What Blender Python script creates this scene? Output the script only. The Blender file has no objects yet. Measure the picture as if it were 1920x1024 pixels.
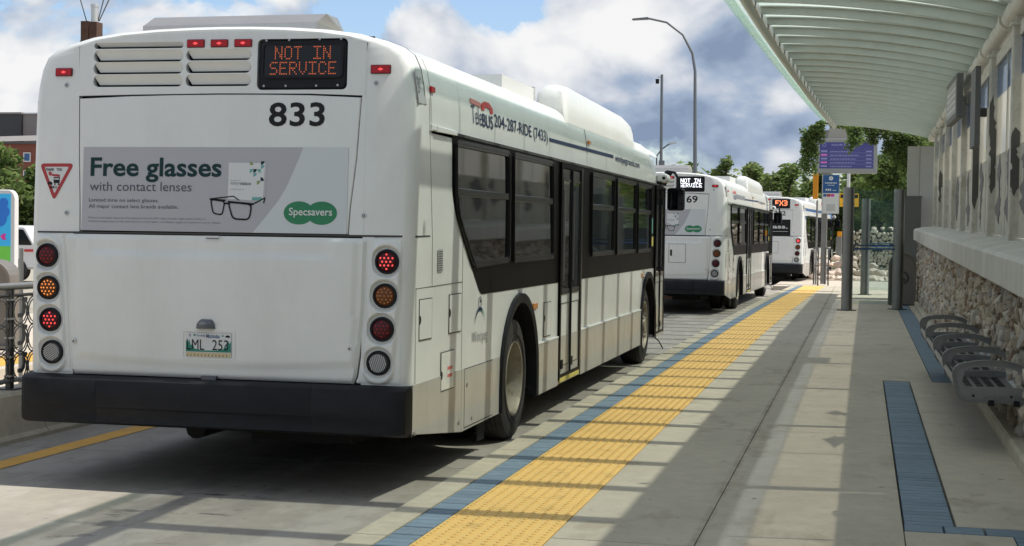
import bpy, bmesh, math, random
from mathutils import Vector, Matrix
from mathutils.geometry import tessellate_polygon
PI = math.pi
R = math.radians
random.seed(7)
scene = bpy.context.scene
C = scene.collection

# ------------------------------------------------------------------ camera
cam_d = bpy.data.cameras.new('camera')
cam_d.sensor_width = 36.0
cam_d.lens = 2870.75 / 1920 * 36
cam_d.clip_end = 6000
cam = bpy.data.objects.new('camera', cam_d)
C.objects.link(cam)
yaw, pitch, roll, EYE = 0.2247, 0.0277, -0.0146, 1.6731
fw = Vector((-math.sin(yaw)*math.cos(pitch), math.cos(yaw)*math.cos(pitch), -math.sin(pitch)))
rt = Vector((math.cos(yaw), math.sin(yaw), 0))
dn = fw.cross(rt)
r2 = rt*math.cos(roll) + dn*math.sin(roll)
d2 = dn*math.cos(roll) - rt*math.sin(roll)
m = Matrix((r2, -d2, -fw)).transposed().to_4x4()
m.translation = Vector((0, 0, EYE))
cam.matrix_world = m
scene.camera = cam

# ------------------------------------------------------------------ light
SX, SY = 0.643, 0.075            # shadow displacement per metre of height, towards -x and -y
to_sun = Vector((SX, SY, 1)).normalized()
elev = math.asin(to_sun.z)
sun_d = bpy.data.lights.new('sun', 'SUN')
sun_d.energy = 2.9
sun_d.angle = R(0.55)
sun_d.color = (1.0, 0.95, 0.86)
sun = bpy.data.objects.new('sun', sun_d)
C.objects.link(sun)
sun.rotation_euler = to_sun.to_track_quat('Z', 'Y').to_euler()

world = bpy.data.worlds.new('World')
scene.world = world
world.use_nodes = True
wn, wl = world.node_tree.nodes, world.node_tree.links
wn.clear()
def N(tree, typ, **kw):
    n = tree.nodes.new(typ)
    for k, v in kw.items():
        setattr(n, k, v)
    return n
wt = world.node_tree
sky = N(wt, 'ShaderNodeTexSky', sky_type='NISHITA', sun_disc=False)
sky.sun_elevation = elev
sky.sun_rotation = math.atan2(SX, SY)
sky.air_density = 1.0; sky.dust_density = 1.2; sky.ozone_density = 2.0
bg = N(wt, 'ShaderNodeBackground'); bg.inputs['Strength'].default_value = 0.15
wo = N(wt, 'ShaderNodeOutputWorld')
tc = N(wt, 'ShaderNodeTexCoord')
sep = N(wt, 'ShaderNodeSeparateXYZ'); wl.new(tc.outputs['Generated'], sep.inputs[0])
def wmath(op, a, b=None, c=None):
    n = N(wt, 'ShaderNodeMath', operation=op)
    for i, v in enumerate((a, b, c)):
        if v is None: continue
        if isinstance(v, (int, float)): n.inputs[i].default_value = v
        else: wl.new(v, n.inputs[i])
    return n.outputs[0]
den = wmath('MAXIMUM', wmath('ADD', sep.outputs[2], 0.30), 0.05)
cmb = N(wt, 'ShaderNodeCombineXYZ')
wl.new(wmath('DIVIDE', sep.outputs[0], den), cmb.inputs[0])
wl.new(wmath('DIVIDE', sep.outputs[1], den), cmb.inputs[1])
def wnoise(scale, detail, rough, off, dist=0.0):
    mp = N(wt, 'ShaderNodeMapping'); mp.inputs['Location'].default_value = off
    wl.new(cmb.outputs[0], mp.inputs['Vector'])
    n = N(wt, 'ShaderNodeTexNoise'); n.inputs['Scale'].default_value = scale
    n.inputs['Detail'].default_value = detail; n.inputs['Roughness'].default_value = rough
    n.inputs['Distortion'].default_value = dist
    wl.new(mp.outputs[0], n.inputs['Vector']); return n.outputs[0]
def wblob(px, py, r, amp):
    """soft cloud mass centred on the sky direction seen at photo pixel px,py"""
    D = (rt*0 + (r2*(px-960)/2870.75 + d2*(py-512)/2870.75 + fw)).normalized()
    sv = N(wt, 'ShaderNodeVectorMath', operation='SUBTRACT'); wl.new(tc.outputs['Generated'], sv.inputs[0]); sv.inputs[1].default_value = D
    ln = N(wt, 'ShaderNodeVectorMath', operation='LENGTH'); wl.new(sv.outputs[0], ln.inputs[0])
    mr = N(wt, 'ShaderNodeMapRange', interpolation_type='SMOOTHSTEP'); mr.inputs['From Min'].default_value = 0; mr.inputs['From Max'].default_value = r
    mr.inputs['To Min'].default_value = amp; mr.inputs['To Max'].default_value = 0; wl.new(ln.outputs['Value'], mr.inputs[0]); return mr.outputs[0]
def wsum(first, *rest):
    for q in rest: first = wmath('ADD', first, q)
    return first
def wramp(inp, pts):
    r = N(wt, 'ShaderNodeValToRGB'); wl.new(inp, r.inputs[0])
    el = r.color_ramp.elements
    el[0].position, el[0].color = pts[0][0], (*pts[0][1], 1)
    el[1].position, el[1].color = pts[-1][0], (*pts[-1][1], 1)
    for p, c in pts[1:-1]:
        e = el.new(p); e.color = (*c, 1)
    return r.outputs[0]
CLOUD_OFF = (3.1, 1.7, 0.0)
dirv = N(wt, 'ShaderNodeMapping'); dirv.inputs['Scale'].default_value = (1, 1, 1.55); wl.new(tc.outputs['Generated'], dirv.inputs[0])
def dnoise(scale, detail, rough, off, dist=0.0):
    mp = N(wt, 'ShaderNodeMapping'); mp.inputs['Location'].default_value = off; wl.new(dirv.outputs[0], mp.inputs['Vector'])
    n = N(wt, 'ShaderNodeTexNoise'); n.inputs['Scale'].default_value = scale; n.inputs['Detail'].default_value = detail
    n.inputs['Roughness'].default_value = rough; n.inputs['Distortion'].default_value = dist
    wl.new(mp.outputs[0], n.inputs['Vector']); return n.outputs[0]
OFF = (2.3, 0.9, 4.4)
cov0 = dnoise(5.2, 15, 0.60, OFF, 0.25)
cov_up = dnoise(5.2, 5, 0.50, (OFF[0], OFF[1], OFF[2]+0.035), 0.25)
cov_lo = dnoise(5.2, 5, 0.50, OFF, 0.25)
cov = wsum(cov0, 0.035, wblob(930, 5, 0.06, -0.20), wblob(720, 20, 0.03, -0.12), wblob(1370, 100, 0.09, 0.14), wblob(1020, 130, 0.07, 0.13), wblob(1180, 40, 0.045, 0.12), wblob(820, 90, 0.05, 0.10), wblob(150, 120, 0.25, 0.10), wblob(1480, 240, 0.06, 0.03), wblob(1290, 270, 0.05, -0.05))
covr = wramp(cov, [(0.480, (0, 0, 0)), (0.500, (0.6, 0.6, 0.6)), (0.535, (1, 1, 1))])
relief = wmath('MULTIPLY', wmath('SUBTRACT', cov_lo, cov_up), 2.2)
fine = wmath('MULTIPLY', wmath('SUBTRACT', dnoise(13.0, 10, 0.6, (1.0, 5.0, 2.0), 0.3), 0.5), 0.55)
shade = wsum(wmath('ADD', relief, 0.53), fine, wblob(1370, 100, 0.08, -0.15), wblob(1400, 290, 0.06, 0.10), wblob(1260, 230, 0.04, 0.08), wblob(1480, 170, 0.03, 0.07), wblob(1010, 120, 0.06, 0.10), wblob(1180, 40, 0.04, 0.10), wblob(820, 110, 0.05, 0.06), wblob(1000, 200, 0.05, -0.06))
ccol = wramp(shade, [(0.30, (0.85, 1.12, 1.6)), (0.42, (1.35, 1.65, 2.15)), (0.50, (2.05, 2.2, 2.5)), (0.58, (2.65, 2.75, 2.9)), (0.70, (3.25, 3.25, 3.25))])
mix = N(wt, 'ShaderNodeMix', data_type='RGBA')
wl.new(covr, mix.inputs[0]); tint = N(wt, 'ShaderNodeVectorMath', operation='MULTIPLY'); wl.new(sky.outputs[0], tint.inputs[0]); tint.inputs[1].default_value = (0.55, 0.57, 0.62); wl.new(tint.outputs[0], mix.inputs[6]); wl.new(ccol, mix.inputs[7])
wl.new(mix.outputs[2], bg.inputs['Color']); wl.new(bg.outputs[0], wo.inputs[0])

scene.view_settings.view_transform = 'Standard'
scene.view_settings.look = 'None'
scene.view_settings.gamma = 1
scene.view_settings.use_curve_mapping = False
scene.view_settings.exposure = 0.92
scene.render.engine = 'CYCLES'
scene.cycles.transparent_max_bounces = 24
scene.cycles.max_bounces = 8

# ------------------------------------------------------------------ materials
MATS = {}
def mat(name, col, rough=0.6, metal=0.0, noise=None, bump=None, emit=None, spec=0.5, coat=0.0, dirt=None, rand=0.0):
    """noise=(scale, amount, detail) colour mottling; bump=(scale, strength, dist); dirt=(scale, amount, colour, stretch)"""
    if name in MATS: return MATS[name]
    mt = bpy.data.materials.new(name); mt.use_nodes = True
    t = mt.node_tree; p = t.nodes['Principled BSDF']; L = t.links
    p.inputs['Base Color'].default_value = (*col, 1)
    p.inputs['Roughness'].default_value = rough
    p.inputs['Metallic'].default_value = metal
    p.inputs['Specular IOR Level'].default_value = spec
    if coat: p.inputs['Coat Weight'].default_value = coat; p.inputs['Coat Roughness'].default_value = 0.08
    if emit:
        p.inputs['Emission Color'].default_value = (*emit[0], 1); p.inputs['Emission Strength'].default_value = emit[1]
    cur = None
    g = N(t, 'ShaderNodeNewGeometry')
    if noise or dirt or rand:
        rgb = N(t, 'ShaderNodeRGB'); rgb.outputs[0].default_value = (*col, 1); cur = rgb.outputs[0]
    if noise:
        for k, (sc, am) in enumerate(((noise[0], noise[1]), (noise[0]*0.13, noise[1]*0.8))):
            n = N(t, 'ShaderNodeTexNoise'); n.inputs['Scale'].default_value = sc
            n.inputs['Detail'].default_value = noise[2] if len(noise) > 2 else 6; n.inputs['Roughness'].default_value = 0.65
            L.new(g.outputs['Position'], n.inputs['Vector'])
            mr = N(t, 'ShaderNodeMapRange'); mr.inputs['From Min'].default_value = 0.3; mr.inputs['From Max'].default_value = 0.7
            mr.inputs['To Min'].default_value = 1-am; mr.inputs['To Max'].default_value = 1+am*0.8
            L.new(n.outputs[0], mr.inputs[0])
            mx = N(t, 'ShaderNodeVectorMath', operation='SCALE'); L.new(cur, mx.inputs[0]); L.new(mr.outputs[0], mx.inputs['Scale'])
            cur = mx.outputs[0]
    if rand:
        oi = N(t, 'ShaderNodeObjectInfo')
        mr = N(t, 'ShaderNodeMapRange'); mr.inputs['To Min'].default_value = 1-rand; mr.inputs['To Max'].default_value = 1+rand
        L.new(oi.outputs['Random'], mr.inputs[0])
        mx = N(t, 'ShaderNodeVectorMath', operation='SCALE'); L.new(cur, mx.inputs[0]); L.new(mr.outputs[0], mx.inputs['Scale'])
        cur = mx.outputs[0]
    if dirt:
        mp = N(t, 'ShaderNodeMapping'); mp.inputs['Scale'].default_value = dirt[3]; L.new(g.outputs['Position'], mp.inputs[0])
        n = N(t, 'ShaderNodeTexNoise'); n.inputs['Scale'].default_value = dirt[0]; n.inputs['Detail'].default_value = 8; n.inputs['Roughness'].default_value = 0.7
        L.new(mp.outputs[0], n.inputs['Vector'])
        mr = N(t, 'ShaderNodeMapRange'); mr.inputs['From Min'].default_value = 0.48; mr.inputs['From Max'].default_value = 0.75
        mr.inputs['To Max'].default_value = dirt[1]; L.new(n.outputs[0], mr.inputs[0])
        mx = N(t, 'ShaderNodeMix', data_type='RGBA'); L.new(mr.outputs[0], mx.inputs[0]); L.new(cur, mx.inputs[6]); mx.inputs[7].default_value = (*dirt[2], 1)
        cur = mx.outputs[2]
    if cur is not None: L.new(cur, p.inputs['Base Color'])
    if bump:
        n = N(t, 'ShaderNodeTexNoise'); n.inputs['Scale'].default_value = bump[0]; n.inputs['Detail'].default_value = 6; n.inputs['Roughness'].default_value = 0.7
        L.new(g.outputs['Position'], n.inputs['Vector'])
        b = N(t, 'ShaderNodeBump'); b.inputs['Strength'].default_value = bump[1]; b.inputs['Distance'].default_value = bump[2]
        L.new(n.outputs[0], b.inputs['Height']); L.new(b.outputs[0], p.inputs['Normal'])
    MATS[name] = mt
    return mt
def glassy(name, tint, trans, body, rough=0.05, spec=0.5, milky=0.0):
    """sheet glass: tinted clear part, own body colour and a surface reflection"""
    mt = bpy.data.materials.new(name); mt.use_nodes = True
    t = mt.node_tree; p = t.nodes['Principled BSDF']
    p.inputs['Base Color'].default_value = (*body, 1); p.inputs['Roughness'].default_value = rough
    p.inputs['Specular IOR Level'].default_value = spec
    tr = N(t, 'ShaderNodeBsdfTransparent'); tr.inputs[0].default_value = (*tint, 1)
    mx = N(t, 'ShaderNodeMixShader'); mx.inputs[0].default_value = trans
    body_out = p.outputs[0]
    if milky:
        tl_ = N(t, 'ShaderNodeBsdfTranslucent'); tl_.inputs[0].default_value = (*[min(1, c*1.35) for c in body], 1)
        m2 = N(t, 'ShaderNodeMixShader'); m2.inputs[0].default_value = milky; t.links.new(p.outputs[0], m2.inputs[1]); t.links.new(tl_.outputs[0], m2.inputs[2]); body_out = m2.outputs[0]
    t.links.new(body_out, mx.inputs[1]); t.links.new(tr.outputs[0], mx.inputs[2])
    t.links.new(mx.outputs[0], t.nodes['Material Output'].inputs[0])
    MATS[name] = mt
    return mt

M_white = mat('bus_white_paint', (0.69, 0.71, 0.685), 0.33, coat=0.35, noise=(3.0, 0.03), dirt=(2.2, 0.18, (0.42, 0.40, 0.35), (1.3, 1, 0.3)), bump=(1.6, 0.2, 0.004))
M_skirt = mat('bus_grey_skirt_paint', (0.41, 0.405, 0.375), 0.38, coat=0.2, noise=(4.0, 0.05), dirt=(3.0, 0.45, (0.30, 0.26, 0.20), (1, 1, 0.5)))
M_black = mat('black_rubber', (0.012, 0.013, 0.016), 0.5, spec=0.18, noise=(6, 0.15), bump=(90, 0.15, 0.002), dirt=(5.0, 0.2, (0.04, 0.04, 0.04), (1, 1, 3)))
M_band = mat('black_window_band', (0.005, 0.0045, 0.004), 0.35, spec=0.03)
M_frame = mat('black_window_frame', (0.012, 0.012, 0.012), 0.25, spec=0.22)
M_pane = mat('dark_bus_glass', (0.004, 0.005, 0.006), 0.03, spec=0.34)
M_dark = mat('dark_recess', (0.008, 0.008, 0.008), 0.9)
M_seam = mat('seam_shadow_gap', (0.06, 0.06, 0.055), 0.8)
M_tyre = mat('tyre_rubber', (0.022, 0.021, 0.021), 0.75, noise=(12, 0.2), bump=(60, 0.3, 0.003), dirt=(7, 0.35, (0.09, 0.08, 0.07), (1, 1, 1)))
M_rim = mat('dirty_steel_rim', (0.36, 0.33, 0.26), 0.5, 0.35, noise=(9, 0.3), dirt=(9, 0.9, (0.09, 0.06, 0.035), (1, 1, 1)))
M_steel = mat('brushed_steel', (0.50, 0.49, 0.47), 0.35, 0.85, noise=(4, 0.06), bump=(40, 0.05, 0.001))
M_bolt = mat('bolt_steel', (0.35, 0.35, 0.35), 0.35, 0.9)
M_red = mat('red_lens', (0.42, 0.012, 0.02), 0.3, spec=0.3)
M_redk = mat('dark_red_lens', (0.06, 0.003, 0.006), 0.3, spec=0.3)
M_redon = mat('lit_red_diode', (0.9, 0.05, 0.05), 0.3, emit=((1.0, 0.07, 0.07), 0.55))
M_amb = mat('amber_lens', (0.13, 0.038, 0.006), 0.3, spec=0.3)
M_ambon = mat('lit_amber_diode', (0.9, 0.3, 0.05), 0.3, emit=((1.0, 0.30, 0.06), 0.5))
M_ambm = mat('amber_marker', (0.55, 0.20, 0.02), 0.25, coat=0.5)
M_rev = mat('reverse_lens', (0.09, 0.095, 0.095), 0.3, spec=0.3)
M_revw = mat('reverse_lens_rib', (0.42, 0.43, 0.43), 0.25)
M_led = mat('orange_led_dot', (0.6, 0.12, 0.03), 0.4, emit=((1.0, 0.20, 0.06), 0.16))
M_ledw = mat('white_led_dot', (0.9, 0.9, 1.0), 0.4, emit=((0.9, 0.93, 1.0), 0.8))
M_ledo = mat('bright_orange_led_dot', (0.9, 0.25, 0.1), 0.4, emit=((1.0, 0.25, 0.10), 0.9))
M_screenk = mat('sign_glass_black', (0.012, 0.012, 0.013), 0.2, spec=0.3)
M_num = mat('black_vinyl', (0.008, 0.009, 0.010), 0.5, spec=0.25)
M_navy = mat('navy_vinyl', (0.014, 0.032, 0.085), 0.5, spec=0.25)
M_adgrey = mat('advert_grey', (0.40, 0.405, 0.43), 0.45, noise=(2, 0.02))
M_adlite = mat('advert_pale', (0.56, 0.60, 0.615), 0.45)
M_adtext = mat('advert_dark_green', (0.010, 0.038, 0.042), 0.6, spec=0.2)
M_adtext2 = mat('advert_slate', (0.06, 0.065, 0.085), 0.45)
M_adfine = mat('advert_fine_print', (0.20, 0.205, 0.23), 0.45)
M_adgreen = mat('advert_green', (0.008, 0.19, 0.075), 0.4)
M_adbox = mat('advert_box', (0.62, 0.64, 0.64), 0.45)
M_teal = mat('advert_teal', (0.13, 0.36, 0.33), 0.45)
M_olive = mat('advert_olive', (0.24, 0.30, 0.12), 0.45)
M_sred = mat('sticker_red', (0.38, 0.025, 0.03), 0.4)
M_swht = mat('sticker_white', (0.62, 0.63, 0.62), 0.4)
M_pink = mat('logo_pink', (0.62, 0.22, 0.20), 0.4)
M_lred = mat('logo_red', (0.55, 0.03, 0.03), 0.4)
M_yel = mat('yellow_step', (0.62, 0.52, 0.13), 0.5)
M_plgreen = mat('plate_green', (0.01, 0.20, 0.15), 0.4)
M_plbeige = mat('plate_beige', (0.55, 0.46, 0.28), 0.4)
M_plblue = mat('plate_blue', (0.03, 0.10, 0.25), 0.4)
M_grey = mat('grey_plastic', (0.10, 0.11, 0.12), 0.4)
M_conc = mat('platform_concrete', (0.46, 0.415, 0.325), 0.85, noise=(7, 0.09, 10), bump=(120, 0.35, 0.003), dirt=(1.1, 0.32, (0.27, 0.245, 0.20), (1, 0.35, 1)), rand=0.03)
M_road = mat('road_concrete', (0.31, 0.285, 0.24), 0.85, noise=(6, 0.12, 10), bump=(90, 0.5, 0.004), dirt=(0.7, 0.45, (0.15, 0.145, 0.14), (1, 0.3, 1)), rand=0.03)
def wear(mt, scale, lo, hi, col, amt, stretch=(1, 1, 1), band=None):
    """stains of a second colour: noise threshold, optionally only in a strip of x (wheel paths, drip line)"""
    t = mt.node_tree; p = t.nodes['Principled BSDF']; g = N(t, 'ShaderNodeNewGeometry'); mp = N(t, 'ShaderNodeMapping'); mp.inputs['Scale'].default_value = stretch
    t.links.new(g.outputs['Position'], mp.inputs[0]); n = N(t, 'ShaderNodeTexNoise'); n.inputs['Scale'].default_value = scale; n.inputs['Detail'].default_value = 5; n.inputs['Roughness'].default_value = 0.6
    t.links.new(mp.outputs[0], n.inputs['Vector']); mr = N(t, 'ShaderNodeMapRange'); mr.inputs['From Min'].default_value = lo; mr.inputs['From Max'].default_value = hi; mr.inputs['To Max'].default_value = amt
    t.links.new(n.outputs[0], mr.inputs[0]); fac = mr.outputs[0]
    if band:
        sx = N(t, 'ShaderNodeSeparateXYZ'); t.links.new(g.outputs['Position'], sx.inputs[0])
        a = N(t, 'ShaderNodeMath', operation='SUBTRACT'); t.links.new(sx.outputs[0], a.inputs[0]); a.inputs[1].default_value = band[0]
        b = N(t, 'ShaderNodeMath', operation='ABSOLUTE'); t.links.new(a.outputs[0], b.inputs[0])
        c = N(t, 'ShaderNodeMapRange', interpolation_type='SMOOTHSTEP'); c.inputs['From Min'].default_value = band[1]*0.3; c.inputs['From Max'].default_value = band[1]; c.inputs['To Min'].default_value = 1; c.inputs['To Max'].default_value = 0
        t.links.new(b.outputs[0], c.inputs[0]); d = N(t, 'ShaderNodeMath', operation='MULTIPLY'); t.links.new(fac, d.inputs[0]); t.links.new(c.outputs[0], d.inputs[1]); fac = d.outputs[0]
    mx = N(t, 'ShaderNodeMix', data_type='RGBA'); t.links.new(fac, mx.inputs[0]); t.links.new(p.inputs['Base Color'].links[0].from_socket, mx.inputs[6]); mx.inputs[7].default_value = (*col, 1)
    t.links.new(mx.outputs[2], p.inputs['Base Color'])
wear(M_road, 1.6, 0.40, 0.60, (0.12, 0.115, 0.11), 0.55, (1, 0.25, 1), (-3.95, 0.75))
wear(M_road, 5.0, 0.60, 0.64, (0.045, 0.045, 0.045), 0.85, (0.6, 1.3, 1), (-3.9, 0.5))
wear(M_road, 9.0, 0.66, 0.70, (0.08, 0.075, 0.07), 0.7)
wear(M_road, 2.2, 0.52, 0.60, (0.42, 0.40, 0.36), 0.4, (1, 0.4, 1))
wear(M_conc, 11.0, 0.68, 0.71, (0.10, 0.09, 0.08), 0.75)
wear(M_conc, 3.2, 0.56, 0.66, (0.30, 0.26, 0.19), 0.6, (1, 0.5, 1))
wear(M_conc, 45.0, 0.62, 0.70, (0.20, 0.18, 0.14), 0.5)
wear(M_conc, 3.0, 0.35, 0.6, (0.20, 0.175, 0.14), 0.55, (1, 1, 1), (-0.765, 0.04))
M_curb = mat('curb_concrete', (0.44, 0.40, 0.30), 0.9, noise=(9, 0.14, 10), bump=(70, 0.5, 0.005), dirt=(3, 0.4, (0.22, 0.20, 0.16), (1, 1, 1)))
M_joint = mat('joint_filler', (0.09, 0.085, 0.075), 0.9)
M_ytile = mat('yellow_tactile_tile', (0.74, 0.48, 0.145), 0.65, noise=(5, 0.06), dirt=(2.5, 0.22, (0.45, 0.30, 0.12), (1, 1, 1)), rand=0.03)
M_brick = mat('blue_grey_paver', (0.15, 0.215, 0.27), 0.75, noise=(14, 0.12), bump=(60, 0.3, 0.002), rand=0.10, dirt=(4, 0.3, (0.21, 0.25, 0.28), (1, 1, 1)))
wear(M_ytile, 7.0, 0.58, 0.70, (0.42, 0.27, 0.09), 0.6, (1, 0.6, 1)); wear(M_ytile, 30.0, 0.64, 0.70, (0.22, 0.15, 0.07), 0.6)
M_yline = mat('yellow_road_paint', (0.66, 0.36, 0.045), 0.7, noise=(6, 0.12), dirt=(4, 0.5, (0.32, 0.24, 0.14), (1, 0.3, 1)))
M_ground = mat('dry_ground', (0.34, 0.31, 0.25), 0.95, noise=(0.5, 0.2, 8))
M_grass = mat('short_grass', (0.055, 0.10, 0.025), 0.95, noise=(1.5, 0.35, 8))
M_path = mat('pale_path', (0.50, 0.44, 0.36), 0.9, noise=(2, 0.1, 8))
M_stones = [mat('limestone_%s' % n, c, 0.9, noise=(16, 0.22, 8), bump=(35, 0.7, 0.01), rand=0.28) for n, c in
            (('buff', (0.36, 0.31, 0.235)), ('grey', (0.31, 0.29, 0.25)), ('rust', (0.25, 0.195, 0.14)), ('pale', (0.44, 0.40, 0.33)))]
M_boulder = mat('sunlit_boulder', (0.58, 0.48, 0.40), 0.9, noise=(4, 0.2, 8), bump=(12, 0.6, 0.03), rand=0.15)
M_coping = mat('coping_concrete', (0.50, 0.49, 0.44), 0.85, noise=(10, 0.08, 9), bump=(80, 0.35, 0.003), dirt=(2, 0.35, (0.24, 0.23, 0.21), (1, 1, 0.3)), rand=0.05)
M_post = mat('galvanised_grey_post', (0.22, 0.225, 0.215), 0.45, 0.3, noise=(8, 0.08), dirt=(5, 0.3, (0.14, 0.13, 0.11), (1, 1, 0.3)))
M_wpost = mat('weathered_wall_post', (0.50, 0.485, 0.42), 0.6, noise=(7, 0.12), dirt=(9, 0.6, (0.17, 0.14, 0.10), (1, 1, 0.6)))
M_pipe = mat('pale_painted_pipe', (0.55, 0.55, 0.49), 0.4, noise=(5, 0.08), dirt=(4, 0.35, (0.2, 0.17, 0.12), (1, 1, 1)))
M_rib = mat('canopy_rib_paint', (0.49, 0.53, 0.47), 0.5, noise=(5, 0.06))
M_silh = mat('dark_leaf_film', (0.075, 0.072, 0.065), 0.55)
M_film = mat('beige_window_film', (0.43, 0.41, 0.335), 0.6, noise=(10, 0.12), dirt=(14, 0.6, (0.17, 0.15, 0.10), (1, 1, 0.6)))
M_filmt = glassy('frosted_film_glass', (0.97, 0.97, 0.95), 0.52, (0.46, 0.44, 0.37), 0.4, milky=0.4)
M_blue = glassy('clear_glass_painted_sky', (0.80, 0.87, 0.97), 0.47, (0.02, 0.09, 0.26), 0.04, 0.7)  # blue body colour paints in the sky seen in clear glass
M_cglass = glassy('green_canopy_glass', (0.965, 1.0, 0.975), 0.68, (0.57, 0.61, 0.575), 0.35, milky=0.5)
M_cedge = glassy('canopy_glass_edge', (0.9, 1.0, 0.95), 0.7, (0.50, 0.66, 0.58), 0.2)
M_sglass = glassy('screen_glass', (0.92, 0.97, 0.96), 0.90, (0.10, 0.16, 0.16), 0.03, 0.6)
M_bstripe = mat('blue_glass_stripe', (0.03, 0.09, 0.22), 0.4)
M_bench = mat('bench_cast_grey', (0.24, 0.245, 0.24), 0.33, 0.45, noise=(9, 0.08))
M_seat = mat('bench_seat_steel', (0.16, 0.17, 0.175), 0.3, 0.6)
M_bin = mat('bin_taupe_metal', (0.17, 0.155, 0.135), 0.5, 0.2, noise=(4, 0.06))
M_gbox = mat('dark_grey_cabinet', (0.10, 0.105, 0.10), 0.6)
M_beige = mat('beige_metal_panel', (0.34, 0.33, 0.29), 0.6, noise=(2, 0.04))
M_scrn = mat('blue_led_screen', (0.025, 0.03, 0.085), 0.3, emit=((0.05, 0.05, 0.17), 0.3))
M_scrn2 = mat('dark_blue_led_screen', (0.03, 0.03, 0.12), 0.3, emit=((0.03, 0.035, 0.12), 0.3))
M_scrt = mat('pale_screen_lettering', (0.16, 0.16, 0.3), 0.3, emit=((0.2, 0.2, 0.4), 0.2))
M_scrr = mat('pink_screen_lettering', (0.4, 0.1, 0.3), 0.3, emit=((0.45, 0.12, 0.35), 0.25))
M_sbez = mat('screen_bezel', (0.30, 0.31, 0.29), 0.5)
M_sblue = mat('sign_blue', (0.015, 0.09, 0.25), 0.5)
M_swhite = mat('sign_white', (0.62, 0.64, 0.60), 0.5)
M_syel = mat('sign_yellow', (0.75, 0.40, 0.01), 0.5)
M_sorg = mat('sign_orange', (0.75, 0.30, 0.01), 0.5)
M_rail = mat('dark_rail', (0.09, 0.09, 0.085), 0.4, 0.5)
M_fence = mat('fence_charcoal_steel', (0.075, 0.075, 0.072), 0.35, 0.6)
M_fencel = mat('fence_bare_steel', (0.30, 0.30, 0.28), 0.35, 0.7)
M_bark = mat('bark', (0.09, 0.07, 0.05), 0.9, noise=(10, 0.3))
M_leafs = [mat('leaf_%s' % n, c, 0.75, rand=0.0, noise=(0.9, 0.35, 3)) for n, c in
           (('deep', (0.10, 0.155, 0.045)), ('mid', (0.17, 0.25, 0.07)), ('light', (0.25, 0.33, 0.10)), ('olive', (0.23, 0.27, 0.11)))]
for _m in M_leafs:
    _t = _m.node_tree; _p = _t.nodes['Principled BSDF']; _tr = N(_t, 'ShaderNodeBsdfTranslucent'); _mx = N(_t, 'ShaderNodeMixShader'); _mx.inputs[0].default_value = 0.55
    _s = _p.inputs['Base Color'].links[0].from_socket; _t.links.new(_s, _tr.inputs[0])
    _t.links.new(_p.outputs[0], _mx.inputs[1]); _t.links.new(_tr.outputs[0], _mx.inputs[2]); _t.links.new(_mx.outputs[0], _t.nodes['Material Output'].inputs[0])
M_rust = mat('weathering_steel', (0.085, 0.042, 0.025), 0.8, noise=(9, 0.3))
M_wallk = mat('dark_cladding', (0.05, 0.053, 0.058), 0.7)
M_walll = mat('pale_block', (0.23, 0.22, 0.21), 0.8)
M_wallr = mat('red_brick', (0.20, 0.065, 0.045), 0.85, noise=(2, 0.12))
M_van = mat('van_white', (0.7, 0.7, 0.7), 0.3, coat=0.5)
M_lampg = mat('lamp_grey', (0.14, 0.155, 0.17), 0.45, 0.4)
M_alum = mat('pale_aluminium', (0.55, 0.56, 0.55), 0.4, 0.5)
M_pbl = mat('poster_sky_blue', (0.03, 0.45, 0.85), 0.4)
M_pbd = mat('poster_deep_blue', (0.01, 0.16, 0.60), 0.4)
M_pgr = mat('poster_green', (0.15, 0.55, 0.06), 0.4)
M_ppk = mat('poster_pink', (0.6, 0.03, 0.3), 0.4)

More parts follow.
